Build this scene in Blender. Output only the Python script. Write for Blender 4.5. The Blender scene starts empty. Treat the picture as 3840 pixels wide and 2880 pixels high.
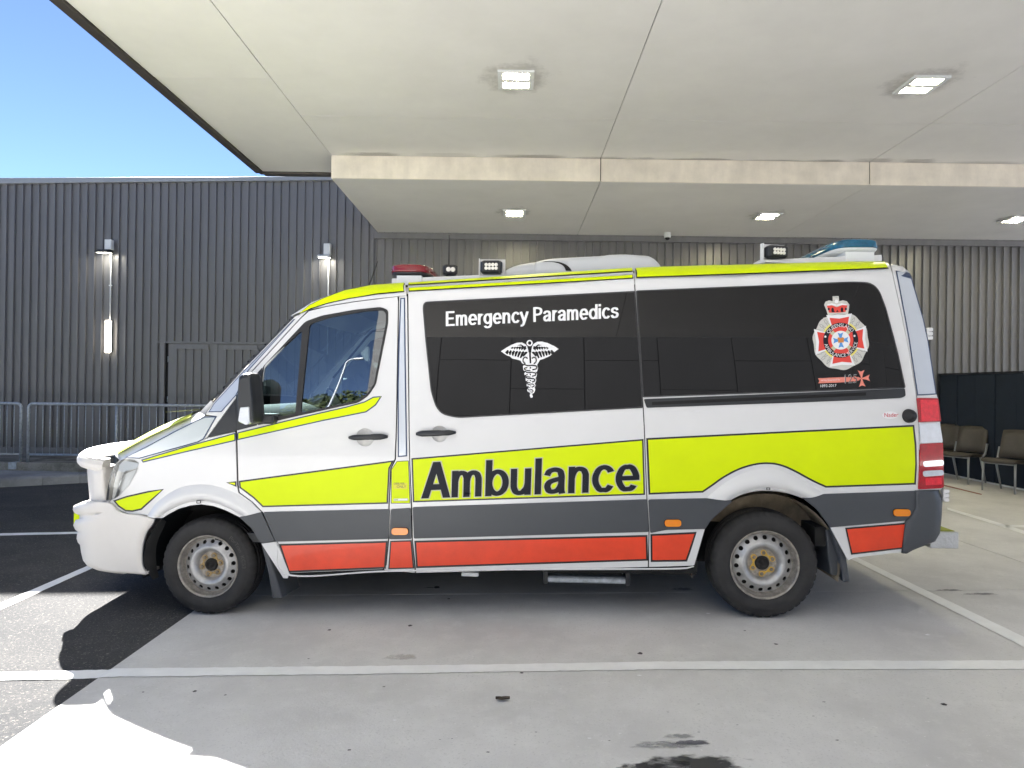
import bpy, bmesh, math, random
from mathutils import Vector, Matrix
from mathutils.geometry import delaunay_2d_cdt
random.seed(7)
SC = bpy.context.scene
COL = SC.collection
# ------------------------------------------------------------------ camera
F, CX, CY = 2600.0, 1920.0, 1440.0          # focal length and centre on the 3840 x 2880 sheet
CAM = Vector((0.0, 0.0, 1.5))
PITCH, ROLL = 0.0050, 0.0128
_f = Vector((0, math.cos(PITCH), math.sin(PITCH)))
_u0 = Vector((0, -math.sin(PITCH), math.cos(PITCH)))
_r0 = Vector((1, 0, 0))
_r = _r0 * math.cos(ROLL) + _u0 * math.sin(ROLL)
_u = _u0 * math.cos(ROLL) - _r0 * math.sin(ROLL)
cd = bpy.data.cameras.new('camera')
cd.sensor_fit = 'HORIZONTAL'; cd.sensor_width = 36.0; cd.lens = 36.0 * F / 3840.0
cd.clip_start = 0.05; cd.clip_end = 3000
co = bpy.data.objects.new('camera', cd); COL.objects.link(co)
m3 = Matrix((_r, _u, -_f)).transposed()
co.matrix_world = Matrix.Translation(CAM) @ m3.to_4x4()
SC.camera = co
# ------------------------------------------------------------------ light
SUN_A, SUN_B = 0.80, 1.43                     # metres of shadow per metre of height: to +X, towards the camera
sund = Vector((SUN_A, -SUN_B, -1.0)).normalized()
SUN_EL = math.asin(-sund.z)
SUN_AZ = math.atan2(-sund.x, -sund.y)        # measured from +Y towards +X
W = bpy.data.worlds.new('World'); SC.world = W; W.use_nodes = True
nt = W.node_tree; bg = nt.nodes['Background']
sky = nt.nodes.new('ShaderNodeTexSky'); sky.sky_type = 'NISHITA'; sky.sun_disc = False
sky.sun_elevation = SUN_EL; sky.sun_rotation = SUN_AZ
sky.air_density = 0.6; sky.dust_density = 0.25; sky.ozone_density = 1.6; sky.altitude = 6000
nt.links.new(sky.outputs[0], bg.inputs[0]); bg.inputs[1].default_value = 0.05
sl = bpy.data.lights.new('sun', 'SUN'); sl.energy = 5.0; sl.angle = math.radians(0.53); sl.color = (1.0, 0.98, 0.95)
so = bpy.data.objects.new('sun', sl); COL.objects.link(so)
so.rotation_euler = sund.to_track_quat('-Z', 'Y').to_euler(); so.location = (-12, 20, 14)
vs = SC.view_settings
vs.view_transform = 'Standard'; vs.look = 'None'; vs.exposure = 3.05; vs.gamma = 1.0; vs.use_curve_mapping = False
SC.cycles.max_bounces = 10; SC.cycles.diffuse_bounces = 6; SC.cycles.glossy_bounces = 5
SC.cycles.transparent_max_bounces = 12; SC.cycles.use_denoising = True
SC.cycles.sample_clamp_indirect = 6.0

# ------------------------------------------------------------------ materials
def mat(name, col, rough=0.5, metal=0.0, coat=0.0, var=0.0, vscale=4.0, bump=0.0, bscale=60.0, spec=0.5, emit=None, estr=0.0, col2=None, alpha=None, ior=None):
    m = bpy.data.materials.new(name); m.use_nodes = True
    n = m.node_tree.nodes; l = m.node_tree.links; b = n['Principled BSDF']
    b.inputs['Base Color'].default_value = (*col, 1); b.inputs['Roughness'].default_value = rough
    b.inputs['Metallic'].default_value = metal; b.inputs['Specular IOR Level'].default_value = spec
    if coat: b.inputs['Coat Weight'].default_value = coat; b.inputs['Coat Roughness'].default_value = 0.04
    if ior: b.inputs['IOR'].default_value = ior
    if emit: b.inputs['Emission Color'].default_value = (*emit, 1); b.inputs['Emission Strength'].default_value = estr
    if var or bump: tc = n.new('ShaderNodeTexCoord')
    if var:
        no = n.new('ShaderNodeTexNoise'); no.inputs['Scale'].default_value = vscale; no.inputs['Detail'].default_value = 6; no.inputs['Roughness'].default_value = 0.65
        l.new(tc.outputs['Object'], no.inputs['Vector'])
        mr = n.new('ShaderNodeMapRange'); mr.inputs['From Min'].default_value = 0.3; mr.inputs['From Max'].default_value = 0.7
        l.new(no.outputs['Fac'], mr.inputs['Value'])
        mx = n.new('ShaderNodeMix'); mx.data_type = 'RGBA'
        c2 = col2 if col2 else tuple(c * (1 - var) for c in col)
        c1 = col if col2 else tuple(min(1, c * (1 + var * 0.5)) for c in col)
        mx.inputs[6].default_value = (*c2, 1); mx.inputs[7].default_value = (*c1, 1)
        l.new(mr.outputs[0], mx.inputs[0]); l.new(mx.outputs[2], b.inputs['Base Color'])
    if bump:
        nb = n.new('ShaderNodeTexNoise'); nb.inputs['Scale'].default_value = bscale; nb.inputs['Detail'].default_value = 4
        l.new(tc.outputs['Object'], nb.inputs['Vector'])
        bp = n.new('ShaderNodeBump'); bp.inputs['Strength'].default_value = bump; bp.inputs['Distance'].default_value = 0.01
        l.new(nb.outputs['Fac'], bp.inputs['Height']); l.new(bp.outputs[0], b.inputs['Normal'])
    return m

def glass(name, tint, ior=1.6, rough=0.0):
    m = bpy.data.materials.new(name); m.use_nodes = True
    n = m.node_tree.nodes; l = m.node_tree.links; n.remove(n['Principled BSDF'])
    out = n['Material Output']; t = n.new('ShaderNodeBsdfTransparent'); t.inputs[0].default_value = (*tint, 1)
    g = n.new('ShaderNodeBsdfGlossy'); g.inputs['Roughness'].default_value = rough
    fr = n.new('ShaderNodeFresnel'); fr.inputs[0].default_value = ior
    mx = n.new('ShaderNodeMixShader'); l.new(fr.outputs[0], mx.inputs[0]); l.new(t.outputs[0], mx.inputs[1]); l.new(g.outputs[0], mx.inputs[2])
    l.new(mx.outputs[0], out.inputs[0])
    return m

def ramp_mix(n, l, fac, c1, c2, lo, hi):
    mr = n.new('ShaderNodeMapRange'); mr.inputs['From Min'].default_value = lo; mr.inputs['From Max'].default_value = hi
    l.new(fac, mr.inputs['Value'])
    mx = n.new('ShaderNodeMix'); mx.data_type = 'RGBA'
    l.new(mr.outputs[0], mx.inputs[0])
    for i, c in ((6, c1), (7, c2)):
        if isinstance(c, tuple): mx.inputs[i].default_value = (*c, 1)
        else: l.new(c, mx.inputs[i])
    return mx.outputs[2]

def ground_mat(name, base, dark, light, speck, speck_scale, speck_col, bump, bscale, rough, blotch=0.8):
    m = bpy.data.materials.new(name); m.use_nodes = True
    n = m.node_tree.nodes; l = m.node_tree.links; b = n['Principled BSDF']
    tc = n.new('ShaderNodeTexCoord')
    def noise(s, d=8, r=0.6):
        x = n.new('ShaderNodeTexNoise'); x.inputs['Scale'].default_value = s; x.inputs['Detail'].default_value = d; x.inputs['Roughness'].default_value = r
        l.new(tc.outputs['Object'], x.inputs['Vector']); return x.outputs['Fac']
    c = ramp_mix(n, l, noise(blotch), dark, base, 0.32, 0.62)
    c = ramp_mix(n, l, noise(blotch * 5.3, 6, 0.7), c, light, 0.5, 0.95)
    c = ramp_mix(n, l, noise(speck_scale, 3, 0.8), c, speck_col, 1 - speck, 1 - speck + 0.08)
    c = ramp_mix(n, l, noise(speck_scale * 1.7, 2, 0.8), dark, c, speck * 0.85, speck * 0.85 + 0.12)
    l.new(c, b.inputs['Base Color']); b.inputs['Roughness'].default_value = rough; b.inputs['Specular IOR Level'].default_value = 0.04
    bp = n.new('ShaderNodeBump'); bp.inputs['Strength'].default_value = bump; bp.inputs['Distance'].default_value = 0.006
    l.new(noise(bscale, 4, 0.7), bp.inputs['Height']); l.new(bp.outputs[0], b.inputs['Normal'])
    return m

def tone(m, amt):
    """each piece a slightly different shade"""
    n = m.node_tree.nodes; l = m.node_tree.links; b = n['Principled BSDF']; i = b.inputs['Base Color']
    oi = n.new('ShaderNodeObjectInfo'); mr = n.new('ShaderNodeMapRange'); mr.inputs['To Min'].default_value = 1 - amt; mr.inputs['To Max'].default_value = 1 + amt
    l.new(oi.outputs['Random'], mr.inputs['Value']); mx = n.new('ShaderNodeMix'); mx.data_type = 'RGBA'; mx.blend_type = 'MULTIPLY'; mx.inputs[0].default_value = 1.0
    if i.links: l.new(i.links[0].from_socket, mx.inputs[6])
    else: mx.inputs[6].default_value = i.default_value
    l.new(mr.outputs[0], mx.inputs[7]); l.new(mx.outputs[2], i)
def streak(m, sx, sz, amt):
    """rain streaks and dust down a wall"""
    n = m.node_tree.nodes; l = m.node_tree.links; b = n['Principled BSDF']; i = b.inputs['Base Color']
    ge = n.new('ShaderNodeNewGeometry'); mp = n.new('ShaderNodeMapping'); mp.inputs['Scale'].default_value = (sx, sx, sz); l.new(ge.outputs['Position'], mp.inputs['Vector'])
    no = n.new('ShaderNodeTexNoise'); no.inputs['Scale'].default_value = 1.0; no.inputs['Detail'].default_value = 6; no.inputs['Roughness'].default_value = 0.6; l.new(mp.outputs[0], no.inputs['Vector'])
    mr = n.new('ShaderNodeMapRange'); mr.inputs['From Min'].default_value = 0.3; mr.inputs['From Max'].default_value = 0.7; mr.inputs['To Min'].default_value = 1 - amt; mr.inputs['To Max'].default_value = 1 + amt; l.new(no.outputs['Fac'], mr.inputs['Value'])
    mx = n.new('ShaderNodeMix'); mx.data_type = 'RGBA'; mx.blend_type = 'MULTIPLY'; mx.inputs[0].default_value = 1.0
    if i.links: l.new(i.links[0].from_socket, mx.inputs[6])
    else: mx.inputs[6].default_value = i.default_value
    l.new(mr.outputs[0], mx.inputs[7]); l.new(mx.outputs[2], i)
M = {}
M['white'] = mat('white_paint', (0.70, 0.70, 0.70), 0.28, coat=0.6, var=0.03, vscale=1.5)
M['bar'] = mat('white_moulded_plastic', (0.74, 0.71, 0.67), 0.42, var=0.05, vscale=2.5)
M['yellow'] = mat('reflective_yellow', (0.68, 0.83, 0.0), 0.38, var=0.03, vscale=3, spec=0.2)
M['sunlityellow'] = mat('sunlit_bonnet_yellow', (0.74, 0.84, 0.10), 0.35)  # paler copy of the yellow: sun wash-out on the bonnet put into colour
M['red'] = mat('reflective_red', (0.80, 0.055, 0.012), 0.34, coat=0.2, var=0.14, vscale=5)
M['black'] = mat('black_film', (0.012, 0.013, 0.016), 0.35)
M['navy'] = mat('navy_film', (0.03, 0.05, 0.11), 0.3)
M['silver'] = mat('silver_film', (0.60, 0.64, 0.70), 0.22, metal=0.35, var=0.04, vscale=3)
M['clad'] = mat('charcoal_plastic', (0.058, 0.064, 0.074), 0.42, var=0.08, vscale=2, bump=0.05, bscale=300)
M['bclad'] = mat('black_plastic', (0.020, 0.022, 0.026), 0.45)
M['rubber'] = mat('black_rubber', (0.018, 0.018, 0.019), 0.6)
M['gap'] = mat('dark_seam', (0.006, 0.006, 0.006), 0.8)
M['tyre'] = mat('tyre_rubber', (0.028, 0.027, 0.027), 0.75, var=0.35, vscale=9, bump=0.15, bscale=90)
M['tyretext'] = mat('tyre_lettering', (0.075, 0.07, 0.066), 0.7)
M['rim'] = mat('silver_steel_wheel', (0.50, 0.50, 0.50), 0.36, metal=0.55, var=0.25, vscale=14)
M['lip'] = mat('worn_wheel_lip', (0.38, 0.35, 0.31), 0.45, metal=0.5, var=0.5, vscale=22)
M['hub'] = mat('rusty_hub', (0.42, 0.38, 0.33), 0.6, metal=0.2, var=0.5, vscale=40)
M['nut'] = mat('wheel_nut_steel', (0.28, 0.24, 0.19), 0.5, metal=0.6, var=0.4, vscale=60)
M['brass'] = mat('yellow_plastic', (0.72, 0.45, 0.07), 0.5, var=0.3, vscale=60)
M['oldbrass'] = mat('dull_tan_plastic', (0.42, 0.29, 0.12), 0.6, var=0.4, vscale=60)
M['acgrey'] = mat('air_conditioner_shell', (0.56, 0.575, 0.59), 0.4)
M['seal'] = mat('window_seal', (0.03, 0.03, 0.032), 0.5)
M['brake'] = mat('dark_brake', (0.018, 0.016, 0.015), 0.8)
M['liner'] = mat('dirty_wheel_liner', (0.30, 0.245, 0.175), 0.9, var=0.5, vscale=7)
M['under'] = mat('underbody', (0.012, 0.012, 0.012), 0.9)
M['amber'] = mat('amber_lens', (0.85, 0.26, 0.01), 0.2, coat=0.5)
M['redlens'] = mat('red_lens', (0.42, 0.004, 0.012), 0.10, coat=0.8, var=0.3, vscale=30)
M['redlens2'] = mat('bright_red_lens', (0.80, 0.02, 0.04), 0.12, coat=0.8, var=0.25, vscale=45)
M['clearlens'] = mat('clear_lens', (0.78, 0.82, 0.88), 0.08, metal=0.3, coat=0.8, var=0.12, vscale=25)
M['chrome'] = mat('lamp_reflector', (0.55, 0.55, 0.52), 0.2, metal=0.25, var=0.2, vscale=12)
M['beaconred'] = mat('red_beacon_lens', (0.20, 0.006, 0.014), 0.10, coat=0.4)
M['beaconblue'] = mat('blue_beacon_lens', (0.003, 0.060, 0.115), 0.18, coat=0.15, var=0.5, vscale=14, col2=(0.010, 0.14, 0.26))
M['lampblack'] = mat('lamp_housing', (0.012, 0.013, 0.015), 0.45)
M['led'] = mat('led_lens', (0.85, 0.82, 0.76), 0.15, metal=0.2)
M['greyplastic'] = mat('white_housing', (0.74, 0.76, 0.77), 0.4)
M['alu'] = mat('checker_plate', (0.55, 0.56, 0.57), 0.35, metal=0.7, bump=0.8, bscale=70)
M['tint'] = mat('privacy_glass', (0.002, 0.002, 0.0025), 0.012, spec=0.42)
M['glass'] = glass('cab_glass', (0.25, 0.31, 0.32), 2.7)
M['screen'] = glass('windscreen_glass', (0.72, 0.82, 0.80), 1.7)
M['lensglass'] = glass('headlamp_glass', (0.93, 0.95, 0.95), 1.6)
M['seat'] = mat('seat_fabric', (0.045, 0.047, 0.052), 0.9)
M['dash'] = mat('dashboard_plastic', (0.05, 0.052, 0.056), 0.7)
M['trim'] = mat('cabin_trim', (0.36, 0.37, 0.37), 0.8)
M['whitefilm'] = mat('white_lettering', (0.80, 0.80, 0.81), 0.45)
M['letter'] = mat('dark_lettering', (0.008, 0.010, 0.018), 0.5, spec=0.25)
M['outline'] = mat('lettering_outline', (0.52, 0.54, 0.36), 0.4)
M['crestgrey'] = mat('crest_grey', (0.58, 0.57, 0.53), 0.5)
M['crestdark'] = mat('crest_line', (0.10, 0.10, 0.10), 0.5)
M['crestred'] = mat('crest_red', (0.72, 0.055, 0.04), 0.5)
M['crestblue'] = mat('crest_blue', (0.09, 0.30, 0.68), 0.5)
M['crestyellow'] = mat('crest_yellow', (0.80, 0.72, 0.16), 0.5)
M['salmon'] = mat('ribbon_salmon', (0.78, 0.24, 0.18), 0.5)
M['orange'] = mat('crest_orange', (0.65, 0.25, 0.06), 0.5)
M['stickyellow'] = mat('fuel_sticker', (0.74, 0.72, 0.05), 0.5)
M['stickred'] = mat('sticker_red', (0.6, 0.02, 0.05), 0.5)
# ------------------------------------------------------------------ mesh helpers
class MB:
    def __init__(s): s.v = []; s.f = []; s.m = []; s.sm = []; s.n = {}
    def vert(s, p): s.v.append(tuple(p)); return len(s.v) - 1
    def face(s, idx, mi=0, smooth=False): s.f.append(tuple(idx)); s.m.append(mi); s.sm.append(smooth)
    def poly(s, pts, mi=0, smooth=False): s.face([s.vert(p) for p in pts], mi, smooth)
    def box(s, x0, x1, y0, y1, z0, z1, mi=0):
        i = [s.vert(p) for p in ((x0,y0,z0),(x1,y0,z0),(x1,y1,z0),(x0,y1,z0),(x0,y0,z1),(x1,y0,z1),(x1,y1,z1),(x0,y1,z1))]
        for q in ((0,3,2,1),(4,5,6,7),(0,1,5,4),(1,2,6,5),(2,3,7,6),(3,0,4,7)): s.face([i[k] for k in q], mi)
    def cbox(s, x0, x1, y0, y1, z0, z1, c, mi=0):
        """box with chamfered edges"""
        rings = []
        for (z, k) in ((z0, c), (z0 + c, 0), (z1 - c, 0), (z1, c)):
            a, b_, e, d = x0 + k, x1 - k, y0 + k, y1 - k
            r = [(a+c,e,z),(b_-c,e,z),(b_,e+c,z),(b_,d-c,z),(b_-c,d,z),(a+c,d,z),(a,d-c,z),(a,e+c,z)]
            rings.append([s.vert(p) for p in r])
        s.loft(rings, True, mi, caps=True)
    def loft(s, rings, closed=True, mi=0, caps=False, smooth=False):
        for a, b_ in zip(rings[:-1], rings[1:]):
            n = len(a); 
            for k in range(n if closed else n - 1):
                k2 = (k + 1) % n; s.face((a[k], a[k2], b_[k2], b_[k]), mi, smooth)
        if caps: s.face(list(reversed(rings[0])), mi); s.face(rings[-1], mi)
    def tube(s, pts, r, n=8, mi=0, caps=True):
        pts = [Vector(p) for p in pts]; rings = []; up = None
        for i, p in enumerate(pts):
            a = pts[max(i - 1, 0)]; b_ = pts[min(i + 1, len(pts) - 1)]; t = (b_ - a).normalized()
            if up is None: up = Vector((0, 0, 1)) if abs(t.z) < 0.9 else Vector((1, 0, 0))
            x = t.cross(up); 
            if x.length < 1e-4: x = t.cross(Vector((1, 0.3, 0)))
            x.normalize(); y = x.cross(t).normalized(); up = y
            rr = r[i] if isinstance(r, (list, tuple)) else r
            rings.append([s.vert(p + x * rr * math.cos(2*math.pi*k/n) + y * rr * math.sin(2*math.pi*k/n)) for k in range(n)])
        s.loft(rings, True, mi, False, True)
        if caps: s.face(list(reversed(rings[0])), mi); s.face(rings[-1], mi)
    def lathe(s, prof, cen, axis='y', n=64, mi=0, smooth=True, mod=None):
        """prof: (along, radius) pairs turned round an axis through cen"""
        rings = []
        for j, (a, r) in enumerate(prof):
            ring = []
            for k in range(n):
                t = 2 * math.pi * k / n; rr = r + (mod(j, k) if mod else 0.0)
                if axis == 'y': p = (cen[0] + rr * math.cos(t), cen[1] + a, cen[2] + rr * math.sin(t))
                elif axis == 'z': p = (cen[0] + rr * math.cos(t), cen[1] + rr * math.sin(t), cen[2] + a)
                else: p = (cen[0] + a, cen[1] + rr * math.cos(t), cen[2] + rr * math.sin(t))
                ring.append(s.vert(p))
            rings.append(ring)
        s.loft(rings, True, mi, False, smooth)
        return rings
    def build(s, name, mats, parent=None, label=None):
        me = bpy.data.meshes.new(name); me.from_pydata(s.v, [], s.f)
        if not isinstance(mats, (list, tuple)): mats = [mats]
        for m in mats: me.materials.append(M[m] if isinstance(m, str) else m)
        me.polygons.foreach_set('material_index', s.m); me.polygons.foreach_set('use_smooth', s.sm)
        me.update()
        if s.n:
            nn = [(0.0, 0.0, 0.0)] * len(s.v)
            for k, v in s.n.items(): nn[k] = tuple(v)
            me.normals_split_custom_set_from_vertices(nn)
        o = bpy.data.objects.new(name, me); COL.objects.link(o)
        if parent: o.parent = parent
        if label: o['label'] = label
        return o

def bevel(o, w, seg=2):
    md = o.modifiers.new('bevel', 'BEVEL'); md.width = w; md.segments = seg; md.limit_method = 'ANGLE'; md.angle_limit = math.radians(40)
    return o
def tag(o, label, cat, group=None, kind=None):
    o['label'] = label; o['category'] = cat
    if group: o['group'] = group
    if kind: o['kind'] = kind
    return o
def struct(o, label=None):
    o['kind'] = 'structure'
    if label: o['label'] = label
    return o
def empty(name, loc=(0, 0, 0), rz=0.0, parent=None):
    o = bpy.data.objects.new(name, None); COL.objects.link(o); o.location = loc; o.rotation_euler = (0, 0, rz); o.empty_display_size = 0.2
    if parent: o.parent = parent
    return o
def link_copy(src, parent=None):
    c = src.copy(); COL.objects.link(c)
    if parent: c.parent = parent
    return c

# ---- 2D polygons
def inpoly(p, L):
    x, y = p; r = False; n = len(L); j = n - 1
    for i in range(n):
        xi, yi = L[i]; xj, yj = L[j]
        if (yi > y) != (yj > y) and x < (xj - xi) * (y - yi) / (yj - yi) + xi: r = not r
        j = i
    return r
def area(L): return 0.5 * sum(L[i-1][0] * L[i][1] - L[i][0] * L[i-1][1] for i in range(len(L)))
def inset(L, d):
    """move every side inwards by d"""
    if area(L) < 0: d = -d
    n = len(L); out = []
    for i in range(n):
        a, b, c = Vector(L[i-1]), Vector(L[i]), Vector(L[(i+1) % n])
        e1 = (b - a).normalized(); e2 = (c - b).normalized()
        n1 = Vector((-e1.y, e1.x)); n2 = Vector((-e2.y, e2.x))
        h = n1 + n2; k = h.length_squared
        q = h * (2.0 / k) if k > 0.5 else h.normalized() * 1.6 if k > 1e-6 else n1
        out.append(tuple(b + q * d))
    return out
def rnd(L, r, n=4):
    """round the corners; a corner may carry its own radius as a third number"""
    out = []; m = len(L)
    for i in range(m):
        b = Vector(L[i][:2]); rr = L[i][2] if len(L[i]) > 2 else r
        if rr <= 0: out.append(tuple(b)); continue
        a = Vector(L[i-1][:2]); c = Vector(L[(i+1) % m][:2])
        da = min(rr, (a-b).length * 0.49); dc = min(rr, (c-b).length * 0.49)
        p = b + (a-b).normalized() * da; q = b + (c-b).normalized() * dc
        for k in range(n + 1):
            t = k / n; out.append(tuple(p * (1-t)**2 + b * 2*t*(1-t) + q * t*t))
    return out
def crom(P, n=6):
    """smooth open curve through the points"""
    out = []; m = len(P); P = [Vector(p) for p in P]
    for i in range(m - 1):
        p0 = P[max(i-1, 0)]; p1 = P[i]; p2 = P[i+1]; p3 = P[min(i+2, m-1)]
        for k in range(n):
            t = k / n
            out.append(tuple(0.5 * ((2*p1) + (p2-p0)*t + (2*p0-5*p1+4*p2-p3)*t*t + (3*p1-p0-3*p2+p3)*t**3)))
    out.append(tuple(P[-1])); return out
def dens(L, d):
    out = []
    for i in range(len(L)):
        a = Vector(L[i]); b = Vector(L[(i+1) % len(L)]); k = max(1, int((b-a).length / d))
        for j in range(k): out.append(tuple(a.lerp(b, j / k)))
    return out
def fill(loops, grid=None, extra_ok=None):
    """triangulate a polygon with holes (first loop outside); grid adds inner points"""
    vs = []; es = []
    for L in loops:
        s0 = len(vs); vs += [Vector(p) for p in L]; n = len(L)
        es += [(s0 + i, s0 + (i+1) % n) for i in range(n)]
    if grid:
        xs = [p[0] for p in loops[0]]; ys = [p[1] for p in loops[0]]
        gx = int((max(xs)-min(xs)) / grid) + 1; gy = int((max(ys)-min(ys)) / grid) + 1
        for i in range(1, gx + 1):
            for j in range(1, gy + 1):
                p = (min(xs) + (i - 0.5) * (max(xs)-min(xs)) / gx, min(ys) + (j - 0.5) * (max(ys)-min(ys)) / gy)
                if inpoly(p, loops[0]) and not any(inpoly(p, h) for h in loops[1:]): vs.append(Vector(p))
    r = delaunay_2d_cdt(vs, es, [], 0, 1e-5)
    V, T = r[0], r[2]; out = []
    for t in T:
        c = ((V[t[0]].x + V[t[1]].x + V[t[2]].x) / 3, (V[t[0]].y + V[t[1]].y + V[t[2]].y) / 3)
        if inpoly(c, loops[0]) and not any(inpoly(c, h) for h in loops[1:]): out.append(tuple(t))
    return [tuple(v) for v in V], out
def union_fill(polys):
    """triangulate the union of overlapping polygons"""
    vs = []; es = []
    for L in polys:
        s0 = len(vs); vs += [Vector(p) for p in L]; n = len(L); es += [(s0+i, s0+(i+1) % n) for i in range(n)]
    r = delaunay_2d_cdt(vs, es, [], 0, 1e-5); V, T = r[0], r[2]; out = []
    bb = [(min(p[0] for p in L), max(p[0] for p in L), min(p[1] for p in L), max(p[1] for p in L), L) for L in polys]
    for t in T:
        x = (V[t[0]].x + V[t[1]].x + V[t[2]].x) / 3; y = (V[t[0]].y + V[t[1]].y + V[t[2]].y) / 3
        if any(a <= x <= b and c <= y <= d and inpoly((x, y), L) for a, b, c, d, L in bb): out.append(tuple(t))
    return [tuple(v) for v in V], out
def stroke(P, w, closed=False):
    """quads along a polyline, with round joints"""
    out = []; n = len(P)
    for i in range(n if closed else n - 1):
        a = Vector(P[i]); b = Vector(P[(i+1) % n]); e = b - a
        if e.length < 1e-6: continue
        e.normalize(); nrm = Vector((-e.y, e.x)) * w * 0.5
        out.append([tuple(a + nrm), tuple(a - nrm), tuple(b - nrm), tuple(b + nrm)])
    for i in range(0 if closed else 1, n if closed else n - 1):
        a = Vector(P[i])
        if not closed:
            if min((a - Vector(P[0])).length, (a - Vector(P[-1])).length) < w * 0.5: continue
            e1 = (a - Vector(P[i-1])).normalized(); e2 = (Vector(P[i+1]) - a).normalized()
            if e1.dot(e2) > 0.9995: continue
        out.append([tuple(a + Vector((math.cos(k*math.pi/5 + 0.1 + i * 0.037), math.sin(k*math.pi/5 + 0.1 + i * 0.037))) * w * 0.5) for k in range(10)])
    return out
def ell(cx, cy, rx, ry, a0=0, a1=360, n=24):
    full = abs(a1 - a0) >= 360
    return [(cx + rx * math.cos(math.radians(a0 + (a1-a0) * k / n)), cy + ry * math.sin(math.radians(a0 + (a1-a0) * k / n))) for k in range(n if full else n + 1)]

# ------------------------------------------------------------------ from the sheet to the place
def ray(px, py): return _f + _r * ((px - CX) / F) + _u * ((CY - py) / F)
def gz(x): return 0.0205 * max(-4.5, min(4.5, x))         # the apron falls gently to the left
def ground(px, py, dz=0.0):
    d = ray(px, py); z = 0.0
    for _ in range(12):
        t = (z + dz - CAM.z) / d.z; p = CAM + d * t; z = gz(p.x)
    return p
def onplane(px, py, y):
    d = ray(px, py); return CAM + d * ((y - CAM.y) / d.y)
def onheight(px, py, z):
    d = ray(px, py); return CAM + d * ((z - CAM.z) / d.z)
# ================================================================== THE SETTING
M['asphalt'] = ground_mat('asphalt', (0.098, 0.096, 0.094), (0.055, 0.056, 0.059), (0.125, 0.12, 0.115), 0.42, 62, (0.24, 0.225, 0.20), 1.0, 90, 0.9, 0.5)
M['concrete'] = ground_mat('apron_concrete', (0.66, 0.65, 0.63), (0.54, 0.53, 0.515), (0.72, 0.71, 0.69), 0.36, 42, (0.72, 0.71, 0.69), 0.4, 90, 0.8, 1.3)
M['kerbc'] = ground_mat('kerb_concrete', (0.36, 0.36, 0.36), (0.22, 0.22, 0.22), (0.45, 0.45, 0.44), 0.32, 60, (0.5, 0.5, 0.48), 0.5, 90, 0.85, 1.2)
M['stained'] = ground_mat('stained_concrete', (0.30, 0.29, 0.26), (0.10, 0.095, 0.08), (0.42, 0.41, 0.37), 0.35, 40, (0.45, 0.44, 0.4), 0.6, 60, 0.9, 2.5)
M['paint'] = mat('line_paint', (0.86, 0.86, 0.85), 0.6, var=0.08, vscale=6, bump=0.15, bscale=180)
M['redpaint'] = mat('faded_red_paint', (0.28, 0.10, 0.07), 0.7)
M['ceil'] = mat('ceiling_board', (0.79, 0.78, 0.765), 0.75, var=0.05, vscale=0.7)
M['fascia'] = mat('cream_fascia_board', (0.78, 0.72, 0.63), 0.75, var=0.14, vscale=3.5)
M['dark'] = mat('dark_void', (0.01, 0.01, 0.01), 0.9)
M['trimmetal'] = mat('brown_edge_trim', (0.060, 0.052, 0.048), 0.5, var=0.4, vscale=5)
M['wall'] = mat('dark_metal_cladding', (0.182, 0.180, 0.188), 0.34, metal=0.0, var=0.05, vscale=1.2, spec=0.6)
tone(M['wall'], 0.06); streak(M['wall'], 9.0, 0.5, 0.10); streak(M['ceil'], 1.5, 1.5, 0.03); streak(M['fascia'], 6.0, 1.2, 0.06); tone(M['ceil'], 0.02); tone(M['fascia'], 0.03); tone(M['concrete'], 0.02)
M['galv'] = mat('galvanised_steel', (0.46, 0.50, 0.54), 0.5, metal=0.45, var=0.35, vscale=28)
M['flash'] = mat('grey_flashing', (0.30, 0.32, 0.35), 0.4)
M['roofsheet'] = mat('roof_sheet', (0.25, 0.25, 0.25), 0.6)
M['screenblue'] = mat('navy_screen_fabric', (0.010, 0.018, 0.032), 0.85, var=0.2, vscale=5)
M['chairfab'] = mat('brown_vinyl', (0.080, 0.067, 0.053), 0.6, var=0.15, vscale=8)
M['chairleg'] = mat('grey_chair_frame', (0.34, 0.35, 0.36), 0.4, metal=0.4)
M['lampglow'] = mat('lit_led_strip', (0.9, 0.9, 0.8), 0.4, emit=(1.0, 0.91, 0.56), estr=27.0)
M['tubeglow'] = mat('lit_tube', (0.9, 0.9, 0.85), 0.4, emit=(1.0, 0.90, 0.74), estr=1.2)
M['floodglow'] = mat('lit_flood', (0.9, 0.9, 0.85), 0.4, emit=(1.0, 0.95, 0.80), estr=5.0)
M['stain'] = mat('dark_stain', (0.035, 0.033, 0.033), 0.6)
M['leafbrown'] = mat('dry_leaf', (0.06, 0.045, 0.03), 0.7)

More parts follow.
